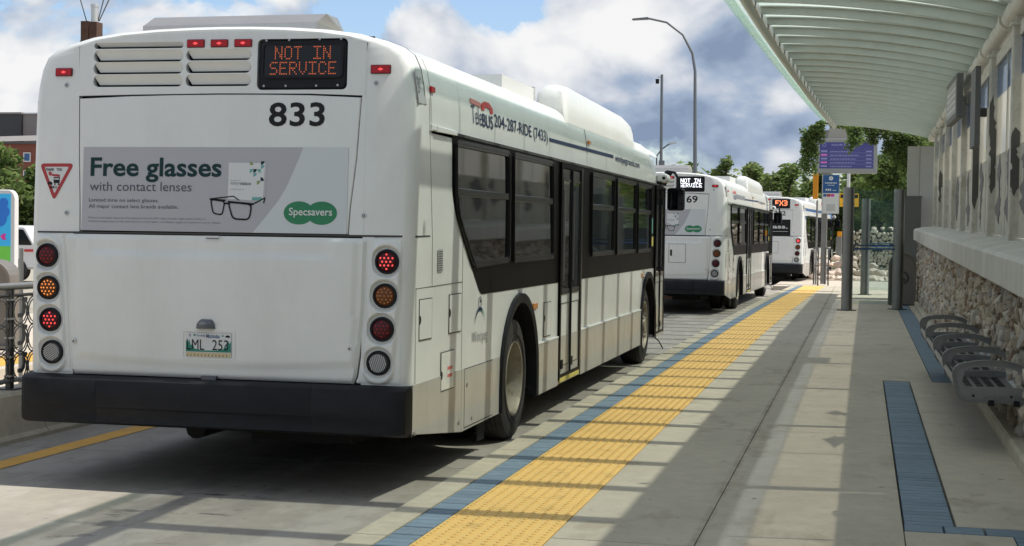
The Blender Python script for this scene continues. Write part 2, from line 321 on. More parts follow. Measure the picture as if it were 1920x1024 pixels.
# ------------------------------------------------------------------ mesh helpers
class MB:
    def __init__(s): s.v = []; s.f = []; s.m = []; s.mats = []; s.sm = []
    def mi(s, mt):
        if mt not in s.mats: s.mats.append(mt)
        return s.mats.index(mt)
    def add(s, vs, fs, mt, smooth=False):
        o = len(s.v); s.v += [tuple(v) for v in vs]; k = s.mi(mt)
        for f in fs: s.f.append([o+i for i in f]); s.m.append(k); s.sm.append(smooth)
        return s
    def box(s, x0, x1, y0, y1, z0, z1, mt):
        vs = [(x, y, z) for x in (x0, x1) for y in (y0, y1) for z in (z0, z1)]
        return s.add(vs, [(0, 1, 3, 2), (4, 6, 7, 5), (0, 4, 5, 1), (2, 3, 7, 6), (0, 2, 6, 4), (1, 5, 7, 3)], mt)
    def grid(s, rows, mt, smooth=True, closed=False):
        n = len(rows[0]); vs = [v for r in rows for v in r]; fs = []
        for i in range(len(rows)-1):
            for j in range(n if closed else n-1):
                k = (j+1) % n
                fs.append((i*n+j, i*n+k, (i+1)*n+k, (i+1)*n+j))
        return s.add(vs, fs, mt, smooth)
    def tube(s, pts, r, mt, n=8, caps=True):
        pts = [Vector(p) for p in pts]; rows = []
        rr_ = r if isinstance(r, (list, tuple)) else [r]*len(pts)
        up = None
        for i, p in enumerate(pts):
            a = pts[max(i-1, 0)]; b = pts[min(i+1, len(pts)-1)]; t = (b-a).normalized()
            if up is None:
                up = Vector((0, 0, 1)) if abs(t.z) < 0.9 else Vector((1, 0, 0))
            u = t.cross(up).normalized(); w = u.cross(t).normalized(); up = w
            rows.append([p + (u*math.cos(2*PI*k/n) + w*math.sin(2*PI*k/n))*rr_[i] for k in range(n)])
        s.grid(rows, mt, True, True)
        if caps:
            s.add(rows[0], [tuple(range(n))], mt); s.add(rows[-1], [tuple(reversed(range(n)))], mt)
        return s
    def lathe(s, prof, mt, origin=(0, 0, 0), axis='x', n=24, smooth=True):
        rows = []
        for (a, r) in prof:
            row = []
            for k in range(n):
                c, q = math.cos(2*PI*k/n)*r, math.sin(2*PI*k/n)*r
                v = {'x': (a, c, q), 'y': (c, a, q), 'z': (c, q, a)}[axis]
                row.append((origin[0]+v[0], origin[1]+v[1], origin[2]+v[2]))
            rows.append(row)
        return s.grid(rows, mt, smooth, True)
    def slab(s, pts, fn, h0, h1, mt, ch=0.0, side=None, smooth=False):
        """polygon pts (u,v) raised from h0 to h1 through the map fn(u,v,h); ch = chamfer"""
        n = len(pts); side = side or mt
        loops = [[fn(u, v, h0) for u, v in pts]]
        if ch:
            loops.append([fn(u, v, h1-ch) for u, v in pts]); ins = inset(pts, ch); loops.append([fn(u, v, h1) for u, v in ins])
        else: loops.append([fn(u, v, h1) for u, v in pts])
        s.grid(loops, side, False, True)
        s.add(loops[-1], [tuple(range(n))], mt)
        s.add(loops[0], [tuple(reversed(range(n)))], side)
        return s
    def slab_holes(s, outer, holes, fn, h0, h1, mt):
        loops = [outer]+list(holes); flat = [p for l in loops for p in l]
        tris = tessellate_polygon([[Vector((p[0], p[1], 0)) for p in l] for l in loops])
        n = len(flat); s.add([fn(u, v, h1) for u, v in flat], [tuple(t) for t in tris], mt)
        s.add([fn(u, v, h0) for u, v in flat], [tuple(reversed(t)) for t in tris], mt)
        for l in loops: s.grid([[fn(u, v, h0) for u, v in l], [fn(u, v, h1) for u, v in l]], mt, False, True)
        return s
    def ring(s, outer, inner, fn, h0, h1, mt):
        rows = [[fn(u, v, h0) for u, v in outer], [fn(u, v, h1) for u, v in outer], [fn(u, v, h1) for u, v in inner], [fn(u, v, h0) for u, v in inner]]
        return s.grid(rows, mt, False, True)
    def mesh(s, name):
        me = bpy.data.meshes.new(name); me.from_pydata(s.v, [], s.f); me.update()
        for mt in s.mats: me.materials.append(mt)
        me.polygons.foreach_set('material_index', s.m)
        me.polygons.foreach_set('use_smooth', s.sm)
        bm = bmesh.new(); bm.from_mesh(me); bmesh.ops.remove_doubles(bm, verts=bm.verts, dist=1e-5)
        bmesh.ops.recalc_face_normals(bm, faces=bm.faces); bm.to_mesh(me); bm.free()
        if any(s.sm) : 
            try: me.set_sharp_from_angle(angle=R(38))
            except Exception: pass
        return me
    def build(s, name, parent=None, loc=None):
        o = bpy.data.objects.new(name, s.mesh(name)); C.objects.link(o)
        if parent: o.parent = parent
        if loc: o.location = loc
        return o
def inset(pts, d):
    n = len(pts); out = []
    area = sum(pts[i][0]*pts[(i+1) % n][1]-pts[(i+1) % n][0]*pts[i][1] for i in range(n))
    sg = 1 if area > 0 else -1
    for i in range(n):
        p0, p1, p2 = Vector(pts[i-1]), Vector(pts[i]), Vector(pts[(i+1) % n])
        a = (p1-p0); b = (p2-p1)
        if a.length < 1e-6: a = b
        if b.length < 1e-6: b = a
        a.normalize(); b.normalize()
        na, nb = Vector((-a.y, a.x))*sg, Vector((-b.y, b.x))*sg
        k = na+nb
        den_ = max(k.dot(na), 0.35)
        out.append(tuple(p1 + k*(d/den_)))
    return out
def rr(x0, x1, z0, z1, r, n=4):
    out = []
    for cx, cz, a in ((x1-r, z1-r, 0), (x0+r, z1-r, 90), (x0+r, z0+r, 180), (x1-r, z0+r, 270)):
        for k in range(n+1):
            t = R(a+90*k/n); out.append((cx+r*math.cos(t), cz+r*math.sin(t)))
    return out
def roundpoly(pts, r, n=4):
    out = []; m_ = len(pts)
    for i in range(m_):
        p0, p1, p2 = Vector(pts[i-1]), Vector(pts[i]), Vector(pts[(i+1) % m_])
        ri = r[i] if isinstance(r, (list, tuple)) else r
        a = (p0-p1); b = (p2-p1); q = min(ri, a.length*0.45, b.length*0.45)
        A = p1+a.normalized()*q; B = p1+b.normalized()*q
        for k in range(n+1):
            t = k/n; out.append(tuple((1-t)**2*A+2*t*(1-t)*p1+t*t*B))
    return out
def circle(cx, cz, r, n=20, a0=0): return [(cx+r*math.cos(2*PI*k/n+a0), cz+r*math.sin(2*PI*k/n+a0)) for k in range(n)]
def empty(name, label, cat, loc=(0, 0, 0), rotz=0, group=None):
    o = bpy.data.objects.new(name, None); C.objects.link(o); o.location = loc; o.rotation_euler = (0, 0, rotz)
    o.empty_display_size = 0.1
    return tag(o, label, cat, group)
def tag(o, label=None, cat=None, group=None):
    if label: o['label'] = label
    if cat: o['category'] = cat
    if group: o['group'] = group
    return o
def struct(o): o['kind'] = 'structure'; return o
def stuff(o): o['kind'] = 'stuff'; return o
def copy_part(o, parent, loc=None, rot=None):
    c = o.copy(); C.objects.link(c); c.parent = parent
    if loc is not None: c.location = loc
    if rot is not None: c.rotation_euler = rot
    return c
_tc = {}
def text_polys(string, bold=0.0, space=1.0):
    key = (string, bold, space)
    if key in _tc: return _tc[key]
    cu = bpy.data.curves.new('txt', 'FONT'); cu.body = string; cu.size = 1; cu.offset = bold; cu.space_character = space
    cu.resolution_u = 3; cu.fill_mode = 'FRONT'
    ob = bpy.data.objects.new('txt', cu); C.objects.link(ob)
    dg = bpy.context.evaluated_depsgraph_get(); me = ob.evaluated_get(dg).to_mesh()
    vs = [(v.co.x, v.co.y) for v in me.vertices]; fs = [tuple(p.vertices) for p in me.polygons]
    ob.evaluated_get(dg).to_mesh_clear(); bpy.data.objects.remove(ob); bpy.data.curves.remove(cu)
    xs = [v[0] for v in vs]; ys = [v[1] for v in vs]
    x0, x1, y0, y1 = min(xs), max(xs), min(ys), max(ys)
    vs = [((x-x0)/(x1-x0), (y-y0)/(y1-y0)) for x, y in vs]
    _tc[key] = (vs, fs); return _tc[key]
def put_text(mb, string, x0, x1, z0, z1, fn, h, mt, bold=0.0, space=1.0, shear=0.0):
    vs, fs = text_polys(string, bold, space)
    mb.add([fn(x0+(x1-x0)*(u+shear*v), z0+(z1-z0)*v, h) for u, v in vs], fs, mt)
FONT57 = {'N': '10001 11001 11001 10101 10011 10011 10001', 'O': '01110 10001 10001 10001 10001 10001 01110', 'T': '11111 00100 00100 00100 00100 00100 00100',
 'I': '11111 00100 00100 00100 00100 00100 11111', 'S': '01111 10000 10000 01110 00001 00001 11110', 'E': '11111 10000 10000 11110 10000 10000 11111',
 'R': '11110 10001 10001 11110 10100 10010 10001', 'V': '10001 10001 10001 10001 10001 01010 00100', 'C': '01110 10001 10000 10000 10000 10001 01110',
 'F': '11111 10000 10000 11110 10000 10000 10000', 'X': '10001 10001 01010 00100 01010 10001 10001', '3': '11110 00001 00001 01110 00001 00001 11110', ' ': '00000 '*7}
def led_text(mb, string, x0, x1, z0, z1, fn, h, mt, fill=0.62):
    cols = len(string)*6-1; dx = (x1-x0)/cols; dz = (z1-z0)/7
    for i, ch in enumerate(string):
        for r_, row in enumerate(FONT57[ch].split()):
            for c_, b in enumerate(row):
                if b == '1':
                    cx = x0+(i*6+c_+0.5)*dx; cz = z1-(r_+0.5)*dz; a = dx*fill/2; e = dz*fill/2
                    mb.add([fn(cx-a, cz-e, h), fn(cx+a, cz-e, h), fn(cx+a, cz+e, h), fn(cx-a, cz+e, h)], [(0, 1, 2, 3)], mt)
def arc_pts(cx, cz, r, a0, a1, n=12): return [(cx+r*math.cos(R(a0+(a1-a0)*k/n)), cz+r*math.sin(R(a0+(a1-a0)*k/n))) for k in range(n+1)]
def lerp_tab(tab, x):
    if x <= tab[0][0]: return tab[0][1]
    for (a, b), (c, d) in zip(tab, tab[1:]):
        if x <= c: return b+(d-b)*(x-a)/(c-a)
    return tab[-1][1]
def sstep(a, b, x):
    t = min(max((x-a)/(b-a), 0), 1); return t*t*(3-2*t)

# curves of the station in plan
def bend(y):
    t = max(0.0, (y-15)/30); return 0.38*t*t
def wall_x(y): return 1.05+0.0035*(y-10)+0.00004*max(0, y-15)**2
def post_x(y): return 1.363+0.0085*(y-15.4)+0.00006*(y-15.4)**2
def rise(y): return 0.0112*(y-15.4)
EDGE = [(-6, -1.66), (9, -1.63), (17.7, -1.60), (23.6, -1.50), (30.4, -1.35), (36, -1.20), (41, -1.03)]
def edge_x(y): return lerp_tab(EDGE, y)
EDGEZ = [(-6, 4.22), (9, 4.31), (17.7, 4.36), (23.6, 4.43), (30.4, 4.51), (41, 4.63)]
def edge_z(y): return lerp_tab(EDGEZ, y)

# ------------------------------------------------------------------ ground, road, platform
mb = MB(); mb.box(-900, 900, -60, 1800, -1.2, -0.06, M_ground); struct(mb.build('ground'))
mb = MB(); mb.box(-6.35, 14, -8, 120, -0.3, -0.012, M_joint); road = struct(mb.build('road'))
# far road surface beyond the slabs that can be told apart
ys = [-3.3+4.55*k for k in range(16)]
for a, b in zip(ys, ys[1:]):
    w_ = MB(); w_.box(-6.30, -2.30+(bend(b) if b > 20 else 0), a+0.006, b-0.006, -0.1, 0.0, M_road)
    w_.build('road_slab', road)
w_ = MB(); w_.box(-6.30, 14, ys[-1]+0.006, 118, -0.1, 0.0, M_road); w_.build('road_slab', road)
mb = MB()
mb.grid([[(-5.87, y, 0.004), (-5.68, y, 0.004)] for y in (-4, 12, 30, 70)], M_yline, False)
struct(mb.build('lane_line'))

plat = MB()
rowsL = [[(-2.38+bend(y), y, -0.2), (-2.38+bend(y), y, 0.13), (1.95, y, 0.13), (1.95, y, -0.2)] for y in (-6, 5, 15, 20, 25, 30, 35, 40, 46.5)]
plat.grid(rowsL, M_joint, False, True)
plat = struct(plat.build('platform'))
# curb stones
cy = [-2.0+3.05*k for k in range(17)]
for a, b in zip(cy, cy[1:]):
    k = MB(); fn = lambda u, v, h: (u+bend(v), v, h)
    ysub = [a+0.004]+[a+(b-a)*t for t in (0.33, 0.66)]+[b-0.004]
    prof = [(-2.44, -0.05), (-2.43, 0.150), (-2.41, 0.171), (-2.245, 0.170), (-2.245, 0.0)]
    k.grid([[(x+bend(y), y, z) for x, z in prof] for y in ysub], M_curb, False, True)
    k.add([(x+bend(ysub[0]), ysub[0], z) for x, z in prof], [(0, 1, 2, 3, 4)], M_curb)
    k.build('curb_stone', plat)
# blue paver course along the curb
bm_ = MB(); bm_.slab(inset([(-0.083, 0), (0.083, 0), (0.083, 0.1), (-0.083, 0.1)], 0.0055), lambda u, v, h: (u, v, h), -0.04, 0.0, M_brick, 0.003)
bmesh_brick = bm_.mesh('paver')
far = MB(); cnt = 0
y = 5.2
while y < 45.6:
    x = -2.158+bend(y)
    if cnt < 170:
        o = bpy.data.objects.new('paver', bmesh_brick); C.objects.link(o); o.parent = plat
        o.location = (x, y, 0.1705+random.uniform(-0.0015, 0.0015)); cnt += 1
    else:
        far.box(x-0.08, x+0.08, y+0.004, y+0.096, 0.13, 0.171, M_brick)
    y += 0.1
stuff(far.build('far_pavers', plat))
# yellow tactile tiles
td = MB(); T = 0.61
td.slab(inset([(-T/2, 0), (T/2, 0), (T/2, T), (-T/2, T)], 0.002), lambda u, v, h: (u, v, h), -0.03, 0.0, M_ytile, 0.002)
for i in range(10):
    for j in range(10):
        cx, cz = -T/2+T*(i+0.5)/10, T*(j+0.5)/10
        rows = [[(cx+r_*math.cos(a), cz+r_*math.sin(a), h_) for a in [2*PI*q/8 for q in range(8)]] for r_, h_ in ((0.0135, 0.0), (0.0115, 0.0045), (0.0075, 0.0055))]
        td.grid(rows, M_ytile, True, True); td.add(rows[-1], [tuple(range(8))], M_ytile)
tile_me = td.mesh('tactile_tile')
y = 4.6
while y < 45.5:
    o = bpy.data.objects.new('tactile_tile', tile_me); C.objects.link(o); o.parent = plat
    sl = (bend(y+0.3)-bend(y-0.3))/0.6
    o.location = (-1.768+bend(y), y, 0.1715+random.uniform(-0.0008, 0.0008)); o.rotation_euler = (0, 0, -math.atan(sl)); y += T
# concrete slabs
ty = [-1.75, 2.8, 7.33, 11.85, 16.37, 20.9, 25.4, 29.9, 34.4, 38.9, 43.4, 46.2]
def pslab(xa, xb, a, b, bendy=True):
    k = MB(); ysub = [a+0.005]+[a+(b-a)*t for t in (0.33, 0.66)]+[b-0.005]
    f1 = (lambda y: xa(y) if callable(xa) else xa); f2 = (lambda y: xb(y) if callable(xb) else xb)
    prof = lambda y: [(f1(y)+0.003, 0.05), (f1(y)+0.003, 0.1695), (f2(y)-0.003, 0.1695), (f2(y)-0.003, 0.05)]
    rows = [[(x, y, z) for x, z in prof(y)] for y in ysub]
    k.grid(rows, M_conc, False, True); k.add(rows[0], [(0, 1, 2, 3)], M_conc); k.add(rows[-1], [(3, 2, 1, 0)], M_conc)
    k.build('platform_slab', plat)
for a, b in zip(ty, ty[1:]):
    pslab(lambda y: -1.462+bend(y), -0.76, a, b)
    if a >= 16: pslab(-0.76, 0.735, a, b); pslab(1.0, 1.9, a, b)
    elif a > 7: 
        a_ = max(a, 8.03)
        pslab(-0.76, 0.235, a, b); pslab(0.505, 1.9, a_+(0.2 if a < 8 else 0), b)
        if a < 8: pslab(0.235, 0.77, a, 8.03); pslab(1.03, 1.9, a, 8.03)
    else: pslab(-0.76, 0.77, a, b); pslab(1.03, 1.9, a, b)
# bench-side paver courses
pm = MB(); pm.slab(inset([(-0.13, 0), (0.13, 0), (0.13, 0.1), (-0.13, 0.1)], 0.0055), lambda u, v, h: (u, v, h), -0.04, 0.0, M_brick, 0.003)
pav_me = pm.mesh('wide_paver')
def course(x, y0, y1, stop=999):
    y = y0
    while y < y1-0.05:
        o = bpy.data.objects.new('paver', pav_me); C.objects.link(o); o.parent = plat
        o.location = (x, y, 0.170+random.uniform(-0.0015, 0.0015)); o.rotation_euler = (0, 0, random.uniform(-0.01, 0.01)); y += 0.1
course(0.37, 8.23, 16.36)
fm = MB(); y = 16.4
while y < 36: fm.box(0.742, 0.995, y+0.004, y+0.096, 0.13, 0.170, M_brick); y += 0.1
y = 5.0
while y < 8.0: fm.box(0.775, 1.025, y+0.004, y+0.096, 0.13, 0.170, M_brick); y += 0.1
stuff(fm.build('wall_side_pavers', plat))
rm = MB(); rm.slab(inset([(0, -0.095), (0.2, -0.095), (0.2, 0.095), (0, 0.095)], 0.005), lambda u, v, h: (u, v, h), -0.04, 0.0, M_brick, 0.003)
rm = rm.mesh('border_paver')
for k in range(8):
    o = bpy.data.objects.new('paver', rm); C.objects.link(o); o.parent = plat; o.location = (0.237+0.202*k, 8.13, 0.171)

# ------------------------------------------------------------------ low stone wall with coping
wall = empty('stone_wall', 'long low wall of caged limestone under a concrete coping beside the bench', 'wall', (1.2, 9, 0.17))
def wl_(o): o.parent = wall; o.matrix_parent_inverse = Matrix.Translation((-1.2, -9, -0.17)); return o
def cop_z(y): return 1.26+0.0125*(y-10)      # underside of coping
b = MB()
yy = [-4+1.5*k for k in range(27)]+[36.0]
b.grid([[(wall_x(y)+0.17, y, 0.1), (wall_x(y)+0.17, y, cop_z(y)), (wall_x(y)+0.9, y, cop_z(y)), (wall_x(y)+0.9, y, 0.1)] for y in yy], M_dark, False, True)
e = yy[-1]; b.add([(wall_x(e)+0.17, e, 0.1), (wall_x(e)+0.17, e, cop_z(e)), (wall_x(e)+0.9, e, cop_z(e)), (wall_x(e)+0.9, e, 0.1)], [(0, 1, 2, 3)], M_dark)
wl_(b.build('core'))
def rock_mesh(name, mt, seed, sx=1, sy=1, sz=1, n=22, rough=0.18):
    rnd = random.Random(seed); bm = bmesh.new()
    for i in range(n):
        v = Vector((rnd.gauss(0, 1), rnd.gauss(0, 1), rnd.gauss(0, 1))).normalized()
        mx = max(abs(v.x), abs(v.y), abs(v.z)); v = v*(0.55+0.45*(1/mx-0.6)) if mx > 0 else v
        v *= 1+rnd.uniform(-rough, rough)
        bm.verts.new((v.x*0.5*sx, v.y*0.5*sy, v.z*0.5*sz))
    res = bmesh.ops.convex_hull(bm, input=bm.verts)
    bmesh.ops.delete(bm, geom=[g for g in res['geom_interior'] if isinstance(g, bmesh.types.BMVert)], context='VERTS')
    me = bpy.data.meshes.new(name); bm.to_mesh(me); bm.free(); me.materials.append(mt); return me
rocks = [rock_mesh('wall_stone', M_stones[i % 4], 40+i, n=22, rough=0.16) for i in range(16)]
rnd = random.Random(5)
stones = []
y = 9.0
while y < 36:
    cw = rnd.uniform(0.09, 0.21); z = 0.24
    while z < cop_z(y)-0.02:
        hh = rnd.uniform(0.07, 0.17)
        stones.append((y+cw/2+rnd.uniform(-0.02, 0.02), z+hh/2, cw*rnd.uniform(0.95, 1.3), hh*rnd.uniform(1.05, 1.35), rnd.uniform(-0.4, 0.4))); z += hh
    y += cw
farst = MB(); k = 0
for (y, z, w, h, a) in stones:
    me = rocks[rnd.randrange(16)]
    dx = rnd.uniform(0.0, 0.05)
    if k < 300 and y > 9.6:
        o = bpy.data.objects.new('stone', me); C.objects.link(o)
        o.location = (wall_x(y)+0.11+dx, y, z); o.scale = (0.22, w*1.2, h*1.2); o.rotation_euler = (a, rnd.uniform(-.3, .3), 0)
        wl_(o); k += 1
    else:
        Mx = Matrix.Translation((wall_x(y)+0.11+dx, y, z)) @ Matrix.Rotation(a, 4, 'X') @ Matrix.Diagonal((0.22, w*1.2, h*1.2, 1))
        farst.add([Mx @ v.co for v in me.vertices], [tuple(p.vertices) for p in me.polygons], me.materials[0])
wl_(stuff(farst.build('far_stones')))
b = MB()
b.grid([[(wall_x(y)-0.03, y, 0.1), (wall_x(y)-0.03, y, 0.25), (wall_x(y)-0.01, y, 0.27), (wall_x(y)+0.17, y, 0.27), (wall_x(y)+0.17, y, 0.1)] for y in yy], M_curb, False, True)
wl_(b.build('base_curb'))
y = -3.7; k = 0
while y < 36.0:
    L_ = 0.75
    c = MB(); rows = []
    for t in (0.007, L_-0.007):
        q = y+t; z0 = cop_z(q); x0 = wall_x(q)-0.03
        rows.append([(x0+0.03, q, z0-0.002), (x0, q, z0+0.02), (x0, q, z0+0.235), (x0+0.03, q, z0+0.265), (x0+0.22, q, z0+0.305), (post_x(q)+0.45, q, z0+0.36), (post_x(q)+0.45, q, z0)])
    c.grid(rows, M_coping, False, True); c.add(rows[0], [tuple(range(7))], M_coping); c.add(rows[1], [tuple(range(6, -1, -1))], M_coping)
    o = c.build('coping_block'); wl_(o); y += L_

# ------------------------------------------------------------------ posts and glazing on the wall
def jag(rndm, x0, x1, z0, z1, n=9):
    """torn leaf-like outline"""
    n = int(n*2.2); L_, R_ = [], []; a = b = 0.6
    for i in range(n+1):
        a = min(max(a+rndm.uniform(-.38, .38), 0.12), 1); b = min(max(b+rndm.uniform(-.38, .38), 0.12), 1)
        t = i/n; z = z0+(z1-z0)*t; w = min(1, 6*t+0.05, 6*(1-t)+0.05); dz = (z1-z0)/n*0.3
        L_.append((x0+(x1-x0)*(0.5-0.5*w*a), z+rndm.uniform(-dz, dz)))
        R_.append((x0+(x1-x0)*(0.5+0.5*w*b), z+rndm.uniform(-dz, dz)))
    return L_+R_[::-1]
post_ys = [15.4+3.04*k for k in range(-5, 8)]
rj = random.Random(11)
posts = []
names = ['behind the viewer, first', 'behind the viewer, second', 'right beside the viewer', 'nearest the camera, outside the picture', 'second along from the near end', 'with torn dark film on its face at the right picture edge', 'next beyond the one at the right picture edge',
         'with a dark panel edge beside it', 'just beyond the small wall screen', 'halfway along the far stretch', 'third from the beige end panel', 'second from the beige end panel', 'next to the beige end panel']
for i, py in enumerate(post_ys):
    zb = 1.68+rise(py); zt = 3.74+rise(py); px = post_x(py)
    p = empty('wall_post', 'grey wall post ' + names[i], 'post', (px, py, zb), 0, 'steel posts along the wall')
    b = MB(); b.slab(rr(0, 0.15, 0, 0.13, 0.02, 2), lambda u, v, h: (u, v, h), -0.12, zt-zb, M_wpost); b.build('shaft', p)
    b = MB(); b.box(-0.02, 0.17, -0.02, 0.15, zt-zb-0.03, zt-zb, M_pipe); b.box(0.03, 0.12, 0.02, 0.10, zt-zb, zt-zb+0.32, M_wpost); b.build('cap_bracket', p)
    if i in (5, 6, 7, 11, 4):
        z0 = {5: 0.40, 6: 0.45, 7: 0.30, 11: 0.5, 4: 0.3}[i]; z1 = z0+{5: 0.65, 6: 1.15, 7: 1.25, 11: 0.7, 4: 0.8}[i]
        f = MB(); pts = jag(rj, -0.05, 0.135, z0, z1, 10); pts = [(max(u, 0.004), v) for u, v in pts]
        f.slab(pts, lambda u, v, h: (u, -0.001-h, v), 0.0, 0.003, M_silh); f.build('torn_film', p)
    posts.append(p)
for i in range(len(post_ys)-1):
    ya, yb = post_ys[i]+0.12, post_ys[i+1]; 
    ca, cb = (post_x(ya)+0.085), (post_x(yb)+0.085)
    zb = 1.66+rise((ya+yb)/2); ttl = empty('glazed_screen', 'film-covered glass bay, ' +
        ['bay behind the viewer', 'bay left behind the viewer', 'bay beside the viewer', 'nearest bay', 'second bay', 'bay beside the post at the right picture edge', 'bay behind the torn dark film', 'bay of the dark panel', 'bay of the small wall screen', 'first bay past the small wall screen', 'second bay past the small wall screen', 'bay at the beige end panel'][i],
        'glass screen', (ca, ya, zb), 0, 'glass screens above the wall')
    ang = math.atan2(cb-ca, yb-ya); ttl.rotation_euler = (0, 0, -ang); Ln = math.hypot(cb-ca, yb-ya)
    fn = lambda u, v, h: (h, u, v+0.0112*u)
    b = MB(); b.slab([(0.01, 0), (Ln-0.01, 0), (Ln-0.01, 0.90), (0.01, 0.90)], fn, 0, 0.012, M_film); b.build('lower_film_panel', ttl)
    b = MB(); b.slab([(0.01, 0.902), (Ln-0.01, 0.902), (Ln-0.01, 1.56), (0.01, 1.56)], fn, 0, 0.012, M_filmt); b.build('upper_film_panel', ttl)
    b = MB(); b.slab([(0.01, 1.562), (Ln-0.01, 1.562), (Ln-0.01, 2.04), (0.01, 2.04)], fn, 0, 0.012, M_blue); b.slab([(0.0, 1.93), (Ln, 1.93), (Ln, 2.06), (0.0, 2.06)], fn, -0.02, 0.03, M_wpost); b.build('clear_top_pane', ttl)  # opaque header strip added over the pane to narrow the sun patch
    b = MB(); b.box(-0.02, 0.03, 0, Ln, -0.03, 0.02, M_wpost); b.box(-0.006, 0.02, Ln/2-0.012, Ln/2+0.012, 0, 2.04+0.0112*Ln/2, M_wpost); b.build('rail', ttl)
    for q in range(2 if i < 9 else 1):
        f = MB(); c0 = 0.25+rj.uniform(0, 0.3)+q*1.45
        f.slab(jag(rj, c0, c0+1.0, rj.uniform(0.05, 0.3), rj.uniform(0.8, 0.95) if (i, q) not in ((3, 1), (4, 0)) else 1.15, 12), fn, -0.006, -0.003, M_silh); f.build('torn_film', ttl)

# ------------------------------------------------------------------ glass canopy
can = empty('canopy', 'long curved glass canopy on pale ribs over the platform', 'canopy', (1.6, 15, 4.0))
def cn(o): o.parent = can; o.matrix_parent_inverse = Matrix.Translation((-1.6, -15, -4.0)); return o
def inner_z(y): return 3.98+rise(y)
def cprof(y, t, dz=0.0):
    x0, x1 = post_x(y)+0.28, edge_x(y); z0, z1 = inner_z(y), edge_z(y)
    return (x0+(x1-x0)*t, y, z0+(z1-z0)*t+0.42*t*(1-t)+dz)
NT = 14
y = -3.0; ri = 0
while y <= 40.8:
    b = MB()
    ts = [0.0+0.925*k/NT for k in range(NT+1)]
    rows = []
    for t in ts:
        x, _, z = cprof(y, t); dep = 0.13*(1-0.45*t)
        rows.append([(x, y-0.085, z-0.020), (x, y-0.08, z-0.034), (x, y-0.03, z-0.040), (x, y-0.025, z-0.03-dep), (x, y+0.025, z-0.03-dep), (x, y+0.03, z-0.040), (x, y+0.08, z-0.034), (x, y+0.085, z-0.020)])
    b.grid(rows, M_rib, False, True); b.add(rows[0], [tuple(range(8))], M_rib); b.add(rows[-1], [tuple(range(7, -1, -1))], M_rib)
    cn(b.build('roof_rib'))
    if y < 40:
        g = MB(); y1 = y+1.013
        rows = []
        for t in [k/NT*1.0 for k in range(NT+1)]:
            a = cprof(y, t, 0.010); c = cprof(y1, t, 0.010-0.026*(1-sstep(0.8, 0.93, t)))
            rows.append([(a[0], y-0.035, a[2]+0.014), (c[0], y1+0.01, c[2]+0.002), (c[0], y1+0.01, c[2]-0.010), (a[0], y-0.035, a[2]+0.002)])
        g.grid(rows, M_cglass, False, True)
        cn(g.build('glass_panel'))
        # clip between outer pipe and rib
    if ri % 3 == 0 and y < 40.5:
        for t in (0.12, 0.45, 0.80):
            x, _, z = cprof(y, t); rv = MB(); rv.lathe([(-0.012, 0.0), (-0.012, 0.028), (0.0, 0.03)], M_rail, (x, y+0.22, z-0.012), 'z', 10); cn(rv.build('rivet'))
    y += 1.013; ri += 1
ysP = [-3+2.0*k for k in range(22)]+[40.5]
b = MB(); b.tube([(cprof(y, 0.905)[0], y, cprof(y, 0.905)[2]-0.15) for y in ysP], 0.055, M_rib, 12); cn(b.build('outer_pipe'))
b = MB()
q = -3.0
while q < 40.5:
    x, _, z = cprof(q, 0.885); b.box(x-0.015, x+0.015, q+0.08, q+0.93, z-0.16, z-0.05, M_alum); q += 1.013
cn(b.build('bright_gap_strip'))  # pale strips stand in for the bright gaps between ribs and pipe
b = MB(); b.tube([(post_x(y)+0.06, y, 3.90+rise(y)) for y in ysP], 0.10, M_pipe, 16); cn(b.build('inner_pipe'))
for py in post_ys:
    b = MB(); b.lathe([(-0.06, 0.0), (-0.06, 0.122), (0.06, 0.122), (0.06, 0.0)], M_pipe, (post_x(py+1.1)+0.06, py+1.1, 3.90+rise(py+1.1)), 'y', 16, False)
    cn(b.build('pipe_collar'))
b = MB(); b.grid([[(post_x(y)+0.42, y, inner_z(y)-0.04), (post_x(y)+0.42, y, inner_z(y)+0.05), (post_x(y)-0.02, y, inner_z(y)+0.16), (post_x(y)-0.02, y, inner_z(y)+0.12)] for y in ysP], M_rib, False, True); cn(b.build('added_shade_plate'))  # added opaque plate, shades the platform band nearest the wall
b = MB(); b.grid([[(edge_x(y)-0.012, y, edge_z(y)-0.02), (edge_x(y)-0.012, y, edge_z(y)+0.012), (edge_x(y)+0.10, y, edge_z(y)+0.028), (edge_x(y)+0.10, y, edge_z(y)+0.0)] for y in ysP], M_cedge, False, True); cn(b.build('glass_edge'))

# ------------------------------------------------------------------ buses
def face_y(z): return 0.05*max(0.0, z-1.64)
def rp(u, v, h): return (u, face_y(v)-h, v)
def sp(u, v, h): return (1.295+h, u, v)
SEC = [(1.295, 2.30), (1.293, 2.44), (1.283, 2.56), (1.262, 2.67), (1.225, 2.75), (1.16, 2.80), (1.06, 2.838), (0.90, 2.880), (0.70, 2.908), (0.45, 2.925), (0.2, 2.933), (0.0, 2.935)]
LEN = 12.05
def sec_x(z): return lerp_tab([(c, a) for a, c in SEC[:9]], z)
def boolean(o, cutters):
    for c in cutters:
        md = o.modifiers.new('b', 'BOOLEAN'); md.operation = 'DIFFERENCE'; md.object = c; md.solver = 'EXACT'
    dg = bpy.context.evaluated_depsgraph_get(); me = bpy.data.meshes.new_from_object(o.evaluated_get(dg))
    o.modifiers.clear(); old = o.data; o.data = me; bpy.data.meshes.remove(old)
    for c in cutters: bpy.data.objects.remove(c)
